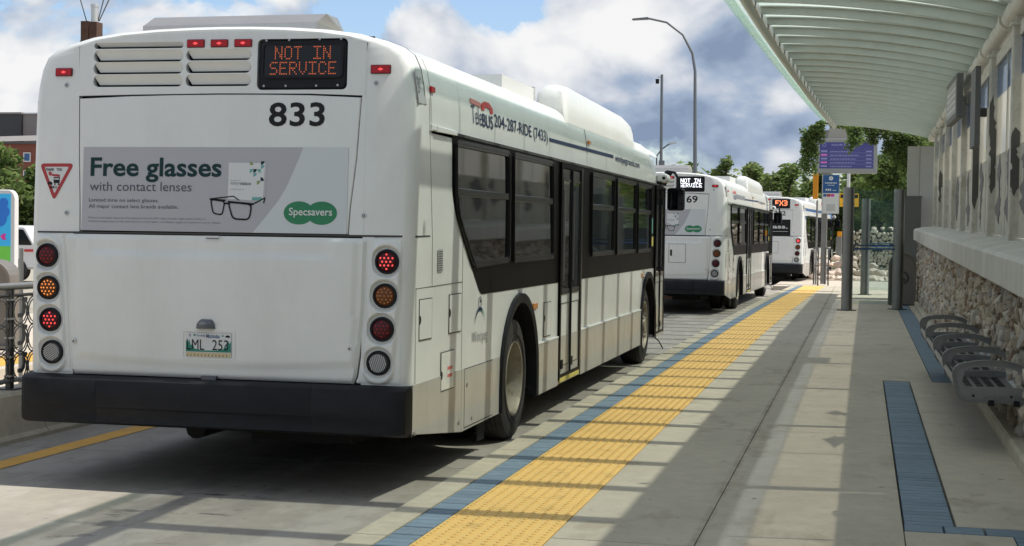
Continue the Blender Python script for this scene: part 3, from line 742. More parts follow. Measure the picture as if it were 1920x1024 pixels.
def heightfield(mb, xl, xr, z0, z1, nu, nv, hf, mt, base=0.0, fn=rp):
    rows = []
    for j in range(nv+1):
        z = z0+(z1-z0)*j/nv; a, b = xl(z), xr(z)
        rows.append([fn(a, z, base)]+[fn(a+(b-a)*i/nu, z, hf(a+(b-a)*i/nu, z, i/nu, j/nv)) for i in range(nu+1)]+[fn(b, z, base)])
    rows = [[fn(xl(z0)+(xr(z0)-xl(z0))*min(max((i-1)/nu, 0), 1), z0, base) for i in range(nu+3)]]+rows+[[fn(xl(z1)+(xr(z1)-xl(z1))*min(max((i-1)/nu, 0), 1), z1, base) for i in range(nu+3)]]
    mb.grid(rows, mt, True)
LAMPS = [1.472, 1.263, 1.058, 0.850]
def lampx(s, i): return (-1.153, -1.143, -1.128, -1.113)[i] if s < 0 else (1.133, 1.122, 1.106, 1.086)[i]

def advert(par, dark=False):
    b = MB()
    X0, X1, Z0, Z1 = -0.915, 0.869, 1.637, 2.169
    b.slab([(X0, Z0), (X1, Z0), (X1, Z1), (X0, Z1)], rp, 0.004, 0.0065, M_num if dark else M_adgrey)
    ad = b.build('advertisement', par)
    if dark:
        t = MB(); put_text(t, 'tap to pass.', -0.85, 0.78, 1.83, 1.98, rp, 0.0085, M_swht, 0.02)
        t.slab([(0.0, 1.77), (0.78, 1.77), (0.78, 1.78), (0.0, 1.78)], rp, 0.007, 0.008, M_swht)
        t.build('advert_lettering', ad); return
    s = MB(); sw = [(0.573, Z1), (0.545, 2.09), (0.511, 2.014), (0.47, 1.92), (0.42, 1.838), (0.35, 1.75), (0.255, Z0)]
    s.slab(sw+[(X1, Z0), (X1, Z1)], rp, 0.0066, 0.0075, M_adlite); s.build('pale_swoosh', ad)
    t = MB()
    put_text(t, 'Free glasses', -0.862, 0.036, 1.945, 2.102, rp, 0.0085, M_adtext, 0.022, 1.0)
    t.build('advert_headline', ad)
    t = MB()
    put_text(t, 'with contact lenses', -0.864, -0.163, 1.889, 1.947, rp, 0.0085, M_adtext2, 0.0)
    t.build('advert_subheading', ad); t = MB()
    put_text(t, 'Limited time on select glasses.', -0.867, -0.385, 1.812, 1.842, rp, 0.0085, M_adtext2, 0.0)
    put_text(t, 'All major contact lens brands available.', -0.867, -0.25, 1.772, 1.803, rp, 0.0085, M_adtext2, 0.0)
    t.build('advert_terms', ad); t = MB()
    put_text(t, 'Minimum purchase required. Free glasses from the $69 range include single-vision lenses or', -0.868, -0.06, 1.708, 1.724, rp, 0.0085, M_adfine, 0.0)
    put_text(t, "standard progressives to the same person's prescription. Conditions apply, see specsavers.ca for details.", -0.868, 0.04, 1.686, 1.702, rp, 0.0085, M_adfine, 0.0)
    t.build('advert_fine_print', ad)
    g = MB(); g.slab(circle(0.557, 1.763, 0.1, 28), lambda u, v, h: rp(0.557+(u-0.557)*1.0, 1.763+(v-1.763)*0.72, h), 0.0076, 0.0085, M_adgreen)
    g.slab(circle(0.706, 1.763, 0.1, 28), lambda u, v, h: rp(u, 1.763+(v-1.763)*0.72, h), 0.0076, 0.0087, M_adgreen)
    put_text(g, 'Specsavers', 0.492, 0.775, 1.733, 1.795, rp, 0.0095, M_swht, 0.012)
    g.build('green_logo', ad)
    x = MB(); x.slab([(0.083, 1.845), (0.318, 1.835), (0.325, 2.07), (0.083, 2.073)], rp, 0.0066, 0.0080, M_adbox)
    x.slab([(0.318, 1.835), (0.335, 1.85), (0.343, 2.075), (0.325, 2.07)], rp, 0.0066, 0.0078, M_adgrey)
    put_text(x, 'Specsavers', 0.100, 0.168, 1.958, 1.966, rp, 0.0088, M_adfine)
    put_text(x, 'easy', 0.100, 0.153, 1.928, 1.952, rp, 0.0088, M_adfine); put_text(x, 'vision', 0.156, 0.236, 1.932, 1.953, rp, 0.0088, M_adtext2, 0.02)
    put_text(x, 'contact lenses', 0.100, 0.190, 1.903, 1.911, rp, 0.0088, M_adfine)
    x.slab([(0.245, 1.838), (0.312, 1.838), (0.312, 1.858), (0.245, 1.858)], rp, 0.0081, 0.0087, M_teal)
    cols = [M_teal, M_adtext, M_olive, M_teal, M_plgreen]
    rq = random.Random(3); S = 0.0245
    for i in range(5):
        for j in range(6):
            if rq.random() < 0.62 and (i+j) % 2 == (0 if rq.random() < 0.8 else 1) and not (i < 2 and j < 3):
                cx, cz = 0.200+i*S, 1.935+j*S; a0 = rq.choice((0, 90, 180, 270))
                ox = cx+(0 if a0 in (0, 270) else S); oz = cz+(0 if a0 in (0, 90) else S)
                x.slab([(ox, oz)]+arc_pts(ox, oz, S*0.95, a0, a0+90, 6), rp, 0.0081, 0.0087, rq.choice(cols))
    x.build('lens_box_picture', ad)
    e = MB()
    def line(p, w, mt=M_num, h=0.0095):
        for (a, b_) in zip(p, p[1:]):
            a, b_ = Vector(a), Vector(b_); d = (b_-a); 
            if d.length < 1e-6: continue
            d.normalize(); n_ = Vector((-d.y, d.x))*w/2; a2 = a-d*w*0.3; b2 = b_+d*w*0.3
            e.add([rp(*(a2+n_), h), rp(*(b2+n_), h), rp(*(b2-n_), h), rp(*(a2-n_), h)], [(0, 1, 2, 3)], mt)
    q = lambda px, py: (-0.918+(px-15)/1877*1.789, 2.169-(py-22)/600*0.532)
    l1 = roundpoly([q(945, 392), q(1045, 405), q(1030, 500), q(965, 490)], 0.02, 4); line(l1+l1[:1], 0.0085)
    l2 = roundpoly([q(1068, 408), q(1235, 425), q(1220, 532), q(1105, 528)], 0.03, 4); line(l2+l2[:1], 0.010)
    line([q(1040, 425), q(1055, 417), q(1075, 425)], 0.010); line([q(942, 388), q(1105, 368), q(1145, 395)], 0.007); line([q(1232, 428), q(1325, 378), q(1318, 412)], 0.008)
    line([q(942, 390), q(1048, 398)], 0.011); line([q(1070, 408), q(1238, 422)], 0.013)
    e.build('spectacles_picture', ad)

def wheel(par, name, x, y, side, dual):
    w = empty_part('wheel', par, (x, y, 0.49)); s = side
    b = MB(); prof = [(-0.135, 0.30), (-0.14, 0.42), (-0.125, 0.468), (-0.09, 0.488), (0.09, 0.488), (0.125, 0.468), (0.14, 0.42), (0.135, 0.30)]
    b.lathe([(s*a, r_) for a, r_ in prof], M_tyre, n=48)
    for rr_ in (0.487,):
        for k in range(-2, 3): b.lathe([(s*(k*0.036-0.004), rr_+0.0015), (s*(k*0.036+0.004), rr_+0.0015)], M_dark, n=48)
    b.lathe([(s*0.141, 0.345), (s*0.146, 0.35), (s*0.146, 0.356), (s*0.141, 0.362)], M_tyre, n=48)
    if dual: b.lathe([(s*(a-0.33), r_) for a, r_ in prof], M_tyre, n=32)
    b.build('tyre', w)
    b = MB()
    if dual:
        pr = [(0.12, 0.305), (0.138, 0.300), (0.138, 0.288), (0.11, 0.278), (0.02, 0.268), (-0.07, 0.262), (-0.085, 0.23), (-0.085, 0.13), (0.02, 0.115), (0.05, 0.10), (0.055, 0.0)]
    else:
        pr = [(0.12, 0.305), (0.138, 0.300), (0.138, 0.288), (0.10, 0.275), (0.05, 0.265), (0.03, 0.24), (0.10, 0.18), (0.12, 0.15), (0.12, 0.11), (0.15, 0.10), (0.155, 0.0)]
    b.lathe([(s*a, r_) for a, r_ in pr], M_rim, n=48)
    z0 = -0.08 if dual else 0.115
    for k in range(10):
        a = 2*PI*k/10; b.lathe([(s*z0, 0.016), (s*(z0+0.035), 0.016), (s*(z0+0.04), 0.0)], M_bolt, (0, 0.155*math.cos(a), 0.155*math.sin(a)), 'x', 6, False)
    for k in range(8):
        a = 2*PI*(k+.5)/8; b.lathe([(s*(z0-0.003), 0.0), (s*(z0+0.002), 0.024)], M_dark, (0, 0.208*math.cos(a), 0.208*math.sin(a)), 'x', 10)
    b.build('rim', w)
def empty_part(name, par, loc):
    o = bpy.data.objects.new(name, None); C.objects.link(o); o.parent = par; o.location = loc; o.empty_display_size = 0.1; return o

def make_bus(label, X, Y, rot, led=('NOT IN', 'SERVICE'), ledmat=None, number='833', hatch=False, dark_ad=False, full=True, wrap=False, lit=(), group=None):
    B = empty('city_bus', label, 'bus', (X, Y, 0), rot, group)
    # ---- shell
    b = MB()
    stations = [(0.0, 0.070, 0.024), (0.012, 0.045, 0.013), (0.035, 0.018, 0.004), (0.075, 0.004, 0.001), (0.12, 0, 0)]
    def section(y, dx, dz, zlow):
        zs = [(1.295-dx, zlow), (1.295-dx, 1.0), (1.295-dx, 1.6), (1.295-dx, 2.0)]
        up = [(x*(1-dx/1.295), z-dz*sstep(2.3, 2.8, z)) for x, z in SEC]
        right = zs+up; full_ = right+[(-x, z) for x, z in reversed(right[:-1])]
        return [(x, y+(face_y(z) if y < 0.2 else face_y(z)*max(0, 1-(y-0.2)/0.3)), z) for x, z in full_]
    zl = 0.712
    s0 = section(0.0, 0.070, 0.024, zl)
    inner = []
    for (x, y_, z) in s0:
        if abs(x) > 0.972 and z < 2.83: inner.append((math.copysign(0.972, x), y_, z))
        else: inner.append((max(-0.972, min(0.972, x)), y_, z-0.012))
    back = [(x, y_+0.05, z) for x, y_, z in inner]
    rows = [back, inner]+[section(*st, zl) for st in stations]
    for y_ in (0.35, 0.36): rows.append(section(y_, 0, 0, zl))
    b.grid(rows, M_white, True)
    # upper side and roof
    roofsec = lambda y, dx, dz: [(x, y, z) for x, z in [(px*(1-dx), 2.28+(pz-2.28)*(1-dz)) for px, pz in SEC]+[(-px*(1-dx), 2.28+(pz-2.28)*(1-dz)) for px, pz in reversed(SEC[:-1])]]
    rr2 = [roofsec(0.36, 0, 0), roofsec(5.6, 0, 0), roofsec(9.2, 0, 0)]
    for y_, dx, dz in ((10.6, 0, 0.0), (11.1, 0.01, 0.12), (11.5, 0.03, 0.30), (11.8, 0.07, 0.55), (12.0, 0.12, 0.85), (12.05, 0.14, 1.0)): rr2.append(roofsec(y_, dx, dz))
    b.grid(rr2, M_white, True)
    # sides with wheel-arch notches
    for sgn in (1, -1):
        def arch(cy): return [(cy+0.615*math.cos(R(a)), 0.50+0.615*math.sin(R(a))) for a in range(180, -1, -15)]
        pts = [(1.19, 0.285), (0.02, 0.415), (0.02, 0.705), (0.36, 0.705), (0.36, 2.28), (11.96, 2.28), (12.03, 1.2), (12.03, 0.285), (11.105, 0.285)]
        pts += [(11.105, 0.5)]+arch(10.49)[::-1][1:]+[(9.875, 0.285), (3.605, 0.285)]+arch(2.99)[::-1]+[(2.375, 0.285)]
        b.add([(sgn*1.293, u, v) for u, v in pts], [tuple(range(len(pts)))], M_white)
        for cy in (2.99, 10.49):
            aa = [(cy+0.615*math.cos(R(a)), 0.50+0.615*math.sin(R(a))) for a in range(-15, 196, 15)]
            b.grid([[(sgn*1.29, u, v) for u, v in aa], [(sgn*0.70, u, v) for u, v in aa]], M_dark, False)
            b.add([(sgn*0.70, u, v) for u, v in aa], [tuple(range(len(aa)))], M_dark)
    b.build('body', B)
    b = MB()
    b.add([(-1.0, 0.052, 0.7), (1.0, 0.052, 0.7), (1.0, 0.052+face_y(2.9), 2.86), (-1.0, 0.052+face_y(2.9), 2.86)], [(0, 1, 2, 3)], M_dark)
    for y0, y1 in ((0.1, 2.35), (3.63, 9.85), (11.13, 12.0)): b.box(-1.27, 1.27, y0, y1, 0.44, 0.46, M_dark)
    b.box(-0.66, 0.66, 0.6, 11.9, 0.38, 0.44, M_dark)
    b.box(-1.2, 1.2, 0.03, 0.10, 0.43, 0.72, M_dark)
    b.box(0.05, 0.75, 0.5, 1.6, 0.27, 0.42, M_dark); b.tube([(-0.3, 0.4, 0.34), (-0.3, 1.6, 0.34)], 0.07, M_dark, 10); b.box(-0.9, 0.9, 0.35, 0.42, 0.36, 0.42, M_dark); b.tube([(-0.9, 2.99, 0.49), (0.9, 2.99, 0.49)], 0.13, M_dark, 12); b.tube([(-0.9, 10.49, 0.49), (0.9, 10.49, 0.49)], 0.08, M_dark, 12)
    if hatch: b.box(-0.45, 0.2, 0.05, 0.20, 0.30, 0.36, M_rust)
    b.build('underframe', B)
    # front
    b = MB()
    b.grid([[(s_*1.293*(1-dx), 12.05+dy, z) for s_, dx, dy in ((-1, 0, -0.10), (-1, 0.07, 0), (0, 0, 0.05), (1, 0.07, 0), (1, 0, -0.10))] for z in (0.285, 1.05)], M_white, True)
    b.build('front_panel', B)
    b = MB(); b.grid([[(s_*1.293*(1-dx), 12.05+dy-(z-1.05)*0.07, z) for s_, dx, dy in ((-1, 0, -0.10), (-1, 0.07, 0), (0, 0, 0.05), (1, 0.07, 0), (1, 0, -0.10))] for z in (1.05, 2.45)], M_pane, True); b.build('windscreen', B)
    for s_ in (-1, 1):
        b = MB(); b.lathe([(0.06, 0.0), (0.07, 0.07), (0.02, 0.085), (0.0, 0.09)], M_swht, (s_*0.95, 12.04, 0.72), 'y', 18); b.build('headlight', B)
    b = MB(); b.slab(rr(-1.24, 1.24, 0.33, 0.55, 0.05), lambda u, v, h: (u, 12.02+h-0.08*abs(u/1.24)**4, v), 0, 0.14, M_black, 0.03); b.build('front_bumper', B)
    # ---- rear top panel with louvres
    top = lambda x: min(z for z in [lerp_tab(sorted((a*0.95, c) for a, c in SEC), abs(x))-0.036])
    outl = [(-0.966, 2.497), (-0.6, 2.503), (0, 2.508), (0.6, 2.503), (0.966, 2.489)]
    outl += [(x, top(x)) for x in (0.966, 0.88, 0.7, 0.45, 0.2, 0, -0.2, -0.45, -0.7, -0.88, -0.966)]
    slots = []
    for z0, z1 in ((2.797, 2.836), (2.712, 2.787), (2.634, 2.708), (2.553, 2.627)): slots.append((-0.866, -0.250, z0, z1))
    for z0, z1 in ((2.716, 2.784), (2.636, 2.708), (2.553, 2.627)): slots.append((-0.228, 0.210, z0, z1))
    holes = [rr(x0, x1, z0, z1, min(0.032, (z1-z0)*0.45), 4) for (x0, x1, z0, z1) in slots+[(0.252, 0.845, 2.527, 2.845)]]
    b = MB(); b.slab_holes(outl, holes, rp, -0.045, 0.003, M_white); tp = b.build('rear_top_panel', B)
    for (x0, x1, z0, z1) in slots:
        d = MB(); za, zb = z1, z0+0.016
        P = lambda x, z, h: rp(x, z, h)
        d.add([P(x0, za, -0.003), P(x1, za, -0.003), P(x1-0.02, zb, -0.030), P(x0+0.03, zb, -0.030), P(x0+0.03, zb-0.002, -0.036), P(x1-0.02, zb-0.002, -0.036), P(x1, za, -0.012), P(x0, za, -0.012)],
              [(0, 1, 2, 3), (3, 2, 5, 4), (4, 5, 6, 7)], M_white)
        d.build('louvre', tp)
    # destination sign
    d = MB(); d.slab(rr(0.262, 0.838, 2.533, 2.840, 0.035), rp, -0.04, 0.000, M_black, 0.008)
    d.ring(rr(0.283, 0.818, 2.598, 2.822, 0.03), rr(0.297, 0.804, 2.612, 2.808, 0.02), rp, 0.0, 0.010, M_black)
    sg = d.build('destination_sign', B)
    d = MB(); d.slab(rr(0.297, 0.804, 2.612, 2.808, 0.012), rp, 0.0, 0.003, M_screenk); d.build('sign_glass', sg)
    d = MB(); lm = ledmat or M_led
    if led[1]:
        e_ = 0 if full else 0.02; led_text(d, led[0], 0.366-e_, 0.736+e_, 2.715, 2.800, rp, 0.0045, lm, 0.6 if full else 1.08); led_text(d, led[1], 0.335-e_*.8, 0.773+e_*.8, 2.620, 2.703, rp, 0.0045, lm, 0.6 if full else 1.08)
    else: led_text(d, led[0], 0.36, 0.75, 2.625, 2.795, rp, 0.0045, lm, 1.12)
    d.build('led_lettering', sg)
    if full:
        for sx, sz in ((0.31, 2.836), (0.46, 2.838), (0.66, 2.84), (0.80, 2.84), (0.30, 2.552), (0.445, 2.552), (0.645, 2.552), (0.785, 2.554)):
            d = MB(); d.lathe([(0.0, 0.008), (0.003, 0.006), (0.004, 0.0)], M_bolt, (sx, face_y(sz)-0.008+0.004, sz), 'y', 8)
            d = MB(); d.slab(circle(sx, sz, 0.0075, 8), rp, 0.0, 0.006, M_bolt); d.build('sign_bolt', sg)
    # markers
    mk = [(-0.224, -0.105, 2.797, 2.849), (-0.063, 0.054, 2.797, 2.847), (0.096, 0.214, 2.797, 2.847), (-1.131, -1.014, 2.624, 2.676), (0.997, 1.126, 2.622, 2.677)]
    for x0, x1, z0, z1 in mk:
        d = MB(); d.slab(rr(x0, x1, z0, z1, 0.006), rp, 0, 0.014, M_red, 0.005, M_redk)
        cx, cz = (x0+x1)/2, (z0+z1)/2; d.slab([(cx-0.018, cz), (cx, cz-0.009), (cx+0.018, cz), (cx, cz+0.009)], rp, 0.014, 0.0145, M_redon)
        d.build('marker_light', B)
    # upper advert panel
    zt = lambda x: 2.483+0.018*(1-(x/0.96)**2)
    xl = [(-0.925, 1.636), (-0.93, 1.80), (-0.945, 2.1), (-0.957, 2.479)]; xr_ = [(0.938, 2.477), (0.918, 2.1), (0.886, 1.80), (0.876, 1.636)]
    d = MB(); d.slab(xl+[(x, zt(x)-0.001) for x in (-0.6, -0.3, 0, 0.3, 0.6)]+xr_, rp, -0.045, 0.004, M_white, 0.005, M_white); up = d.build('rear_access_panel', B)
    # fill strips either side of the panel so the seams read as narrow gaps
    d = MB()
    d.slab([(-0.975, 1.628), (-0.932, 1.628), (-0.936, 1.80), (-0.951, 2.1), (-0.963, 2.479), (-0.971, 2.80), (-0.975, 2.80)], rp, -0.045, 0.001, M_white); d.build('corner_trim', B); d = MB()
    d.slab([(0.975, 1.628), (0.975, 2.80), (0.971, 2.80), (0.944, 2.479), (0.924, 2.1), (0.892, 1.80), (0.883, 1.628)], rp, -0.045, 0.001, M_white)
    d.build('corner_trim', B)
    advert(B, dark_ad)
    d = MB()
    if number == '69': put_text(d, number, 0.475, 0.708, 2.299, 2.449, rp, 0.006, M_num, 0.02)
    else: put_text(d, number, 0.340, 0.708, 2.299, 2.449, rp, 0.006, M_num, 0.02, 1.05)
    d.build('fleet_number', B)
    if full:
        t = MB(); tri = [(-1.226, 2.062), (-0.981, 2.063), (-1.118, 1.82)]
        o_ = roundpoly(tri, 0.035, 5); t.slab(o_, rp, 0.001, 0.0022, M_sred)
        c = (-1.108, 1.985); i_ = roundpoly([(-1.190, 2.040), (-1.018, 2.041), (-1.115, 1.868)], 0.012, 4); t.slab(i_, rp, 0.0022, 0.0030, M_swht)
        put_text(t, 'THANK', -1.182, -1.120, 2.014, 2.033, rp, 0.0040, M_num, 0.03); put_text(t, 'YOU', -1.105, -1.065, 2.014, 2.033, rp, 0.0040, M_num, 0.03)
        put_text(t, 'MERCI', -1.148, -1.097, 1.901, 1.918, rp, 0.0040, M_num, 0.03)
        t.slab([(-1.168, 2.000), (-1.150, 2.012), (-1.130, 1.998), (-1.140, 1.998), (-1.140, 1.994), (-1.085, 1.992), (-1.078, 1.983), (-1.078, 1.976), (-1.122, 1.979), (-1.138, 1.984), (-1.158, 1.985), (-1.158, 2.000)], rp, 0.003, 0.004, M_sred)
        t.slab([(-1.122, 1.974), (-1.080, 1.974), (-1.080, 1.936), (-1.122, 1.936)], rp, 0.003, 0.0042, M_num)
        t.slab([(-1.117, 1.966), (-1.085, 1.966), (-1.085, 1.958), (-1.117, 1.958)], rp, 0.0042, 0.0047, M_swht)
        t.slab([(-1.165, 1.934), (-1.156, 1.946), (-1.138, 1.944), (-1.130, 1.936), (-1.130, 1.930), (-1.165, 1.930)], rp, 0.003, 0.0042, M_num)
        for cx in (-1.112, -1.088, -1.158, -1.138): t.slab(circle(cx, 1.929, 0.006, 8), rp, 0.003, 0.0044, M_num)
        t.build('triangle_sticker', B)
    for sx, sz in ((-1.053, 2.567), (-1.025, 1.746), (0.976, 1.751), (1.033, 2.565)):
        d = MB(); d.slab(circle(sx, sz, 0.018, 14), rp, 0, 0.004, M_alum, 0.002); d.slab(circle(sx, sz, 0.011, 12), rp, 0.004, 0.0045, M_grey); d.slab(circle(sx, sz, 0.006, 8), rp, 0.0045, 0.006, M_bolt); d.build('screw', B)
    # horizontal seam
    d = MB(); d.slab([(-1.226, 1.6155), (1.226, 1.6215), (1.226, 1.6335), (-1.226, 1.6265)], rp, -0.01, 0.0012, M_seam)
    d.slab([(1.05, 1.6185), (1.2, 1.6215), (1.2, 1.632), (1.05, 1.630)], rp, -0.01, 0.0013, M_seam)
    d.slab([(0.06, 1.6215), (0.372, 1.625), (0.372, 1.636), (0.06, 1.633)], sp, -0.002, 0.0012, M_seam)
    d.build('waist_seam', B)
    # engine hood
    XL = lambda z: lerp_tab([(0.71, -0.951), (0.757, -0.978), (0.95, -0.988), (1.281, -1.001), (1.612, -1.030)], z)
    XR = lambda z: lerp_tab([(0.71, 0.925), (0.76, 0.944), (0.882, 0.960), (1.178, 0.988), (1.612, 1.000)], z)
    def hh(x, z, a, c):
        ed = min(a*2.0, (1-a)*1.95, (z-0.716)*1.0, (1.612-z)*1.0)
        h = 0.020*sstep(0, 0.02, ed)
        if not hatch or True:
            q = sstep(1.475, 1.515, z)*(1-sstep(1.598, 1.606, z))*sstep(-0.87, -0.80, x)*(1-sstep(0.73, 0.81, x)); h -= 0.013*q
        bow = 0.80+0.035*(x/0.9)**2
        h += 0.012*sstep(0.0, 0.06, z-bow+0.03) if abs(x) < 0.93 else 0
        return h
    d = MB(); heightfield(d, XL, XR, 0.716, 1.612, 110, 64, hh, M_white, -0.045)
    hood = d.build('engine_hood', B)
    hp = lambda u, v, h: rp(u, v, h+0.031)
    d = MB(); d.slab([(-0.052, 1.6135), (0.045, 1.6135), (0.04, 1.594), (-0.045, 1.594)], hp, 0, 0.004, M_swht, 0.002); d.slab([(-0.045, 1.600), (0.04, 1.600), (0.04, 1.594), (-0.045, 1.594)], hp, 0.004, 0.0045, M_grey)
    d.slab([(-0.071, 0.735), (0.033, 0.735), (0.028, 0.70), (-0.066, 0.70)], hp, -0.02, 0.006, M_grey, 0.002); d.build('hood_latch', hood)
    for sx, sz in ((-0.95, 0.925), (0.907, 0.934)):
        d = MB(); d.slab(circle(sx, sz, 0.016, 14), hp, 0, 0.004, M_alum, 0.002); d.slab(circle(sx, sz, 0.006, 8), hp, 0.004, 0.006, M_num); d.build('screw', hood)
    if full:
        d = MB(); d.ring(rr(-0.205, 0.157, 0.835, 1.020, 0.008), rr(-0.190, 0.144, 0.846, 1.010, 0.006), hp, 0, 0.004, M_white); d.build('plate_recess', hood)
        d = MB(); d.slab(rr(-0.174, 0.133, 0.851, 1.005, 0.008), hp, 0.001, 0.005, M_swht, side=M_num); pl = d.build('licence_plate', hood)
        t = MB(); t.slab([(-0.172, 0.885), (-0.172, 0.955), (-0.160, 0.940), (-0.150, 0.962), (-0.140, 0.925), (-0.125, 0.935), (-0.115, 0.905), (-0.07, 0.895), (0.03, 0.895), (0.08, 0.905), (0.09, 0.93), (0.10, 0.915), (0.11, 0.96), (0.12, 0.94), (0.131, 0.955), (0.131, 0.885)], hp, 0.005, 0.0056, M_plgreen)
        t.slab([(-0.172, 0.853), (0.131, 0.853), (0.131, 0.882), (-0.172, 0.882)], hp, 0.005, 0.0055, M_plbeige)
        put_text(t, 'LML', -0.166, -0.048, 0.897, 0.962, hp, 0.007, M_num, 0.0); put_text(t, '253', 0.005, 0.112, 0.897, 0.962, hp, 0.007, M_num, 0.0)
        put_text(t, 'Manitoba', -0.035, 0.055, 0.973, 0.998, hp, 0.007, M_plblue, 0.01); put_text(t, 'R', -0.150, -0.138, 0.980, 0.995, hp, 0.007, M_plblue, 0.0)
        put_text(t, 'Friendly', -0.100, -0.040, 0.976, 0.994, hp, 0.007, M_plblue, 0.0)
        t.slab(roundpoly([(0.09, 0.984), (0.105, 0.994), (0.122, 0.990), (0.124, 0.978), (0.098, 0.979)], 0.004, 2), hp, 0.005, 0.006, M_num); t.slab(circle(-0.115, 0.990, 0.007, 8), hp, 0.005, 0.006, M_plgreen)
        t.slab(circle(0.075, 0.988, 0.006, 8), hp, 0.005, 0.006, M_plgreen)
        for k in range(12): t.slab([(-0.165+k*0.024, 0.858), (-0.158+k*0.024, 0.858), (-0.162+k*0.024, 0.874)], hp, 0.0055, 0.0058, M_rust)
        t.build('plate_lettering', pl)
        d = MB(); d.grid([[hp(u*w_-0.039, z, h) for u, h in ((-1, 0), (-0.85, q*0.7), (-0.4, q), (0.4, q), (0.85, q*0.7), (1, 0))] for z, w_, q in ((1.030, 0.063, 0.002), (1.032, 0.063, 0.045), (1.06, 0.058, 0.05), (1.082, 0.046, 0.03), (1.09, 0.036, 0.002))], M_grey, True); d.build('plate_lamp', hood)
    if hatch:
        d = MB(); d.ring(rr(0.135, 0.49, 1.06, 1.45, 0.01), rr(0.142, 0.483, 1.067, 1.443, 0.008), hp, 0, 0.003, M_seam); d.slab(rr(0.143, 0.482, 1.068, 1.442, 0.008), hp, 0, 0.004, M_white, 0.002)
        d.slab(rr(0.165, 0.205, 1.20, 1.33, 0.01), hp, 0.004, 0.012, M_num, 0.003); d.build('hood_hatch', hood)
    # light panels
    for s_ in (-1, 1):
        if s_ < 0:
            XL2 = lambda z: -1.222; XR2 = lambda z: lerp_tab([(0.718, -0.962), (0.757, -0.988), (0.95, -1.000), (1.281, -1.014), (1.607, -1.041)], z)
        else:
            XL2 = lambda z: lerp_tab([(0.735, 0.945), (0.76, 0.956), (0.882, 0.972), (1.178, 1.000), (1.612, 1.012)], z); XR2 = lambda z: 1.224
        def lh(x, z, a, c, s_=s_, XL2=XL2, XR2=XR2):
            ed = min(x-XL2(z), XR2(z)-x, z-0.722, 1.610-z)
            h = 0.003+0.003*sstep(0, 0.01, ed)
            cx = lerp_tab([(0.85, lampx(s_, 3)), (1.472, lampx(s_, 0))], z)
            q = max(abs(x-cx)-0.0, 0); endz = max(0.85-0.045-z, z-1.472-0.045, 0)
            dd = math.hypot(q*0.92, endz) 
            h += 0.020*(1-sstep(0.075, 0.100, dd))
            for i in range(4):
                r_ = math.hypot(x-lampx(s_, i), z-LAMPS[i])
                if r_ < 0.108: h = min(h, 0.004+0.022*sstep(0.084, 0.106, r_)) if r_ < 0.1 else h
            return h
        d = MB(); heightfield(d, XL2, XR2, 0.722, 1.610, 44, 130, lh, M_white, 0.0); lp = d.build('light_panel', B)
        for i in range(4):
            cx, cz = lampx(s_, i), LAMPS[i]; nm = ('brake_light', 'turn_signal', 'tail_light', 'reversing_light')[i]
            d = MB(); o0 = (cx, face_y(cz)-0.004, cz)
            d.lathe([(0.0, 0.077), (-0.014, 0.076), (-0.018, 0.071), (-0.018, 0.063), (-0.010, 0.060)], M_black, o0, 'y', 32)
            lens = {0: M_redk, 1: M_amb, 2: M_redk, 3: M_rev}[i]
            d.lathe([(-0.008, 0.062), (-0.014, 0.055), (-0.018, 0.035), (-0.0195, 0.0)], lens, o0, 'y', 32)
            on = (s_, i) in lit
            dm = None
            if i in (0, 2): dm = M_redon if on else M_red
            if i == 1: dm = M_ambon if on else M_ambm
            if full and dm is not None:
                spots = [(0, 0)]+[(0.026*math.cos(2*PI*k/6), 0.026*math.sin(2*PI*k/6)) for k in range(6)]+([(0.045*math.cos(2*PI*k/12), 0.045*math.sin(2*PI*k/12)) for k in range(12)] if i == 1 else [(0.044*math.cos(2*PI*(k+.5)/6), 0.044*math.sin(2*PI*(k+.5)/6)) for k in range(6)])
                for (ax, az) in spots:
                    rr3 = (0.0050 if i == 1 else 0.0065) if on else 0.0045
                    hq = 0.0235-(ax*ax+az*az)*2.6+0.0018
                    d.slab(circle(cx+ax, cz+az, rr3, 7), rp, hq, hq+0.0008, dm)
            elif on and dm is not None: d.slab(circle(cx, cz, 0.045, 14), rp, 0.024, 0.025, dm)
            if i == 3:
                an = R(35 if s_ < 0 else 108); dx_, dz_ = math.cos(an), math.sin(an)
                for k in range(-4, 5):
                    half = math.sqrt(max(0.055**2-(k*0.0115)**2, 0)); ox, oz = cx-dz_*k*0.0115, cz+dx_*k*0.0115
                    pts_ = [(ox+dx_*t*half-dz_*w_, oz+dz_*t*half+dx_*w_) for t, w_ in ((-1, -0.003), (1, -0.003), (1, 0.003), (-1, 0.003))]
                    d.slab(pts_, rp, 0.020, 0.0262, M_revw)
            o = d.build(nm, lp)
            if on: o['label'] = 'lit ' + nm.replace('_', ' ')
    # bumper
    d = MB(); rows = []
    for x, yb in [(-1.297, 0.06), (-1.297, -0.03), (-1.285, -0.085), (-1.245, -0.115), (-1.15, -0.125), (-0.75, -0.13), (-0.744, -0.127), (-0.738, -0.13), (0, -0.135), (0.690, -0.13), (0.696, -0.127), (0.702, -0.13), (1.15, -0.125), (1.245, -0.115), (1.285, -0.085), (1.297, -0.03), (1.297, 0.06)]:
        t = (x+1.3)/2.6; zlo = 0.415; 
        lip = 0.012 if abs(x) < 0.95 else 0.0
        pr = [(0.0, 0.706), (0.02, 0.712), (0.75, 0.706), (0.94, 0.690), (1.0, 0.655), (1.0, 0.56), (1.0, 0.522), (1.0-lip*6, 0.510), (1.0-lip*7, 0.46), (0.95, 0.425), (0.6, 0.405), (0, 0.41)]
        inset_ = 0.0
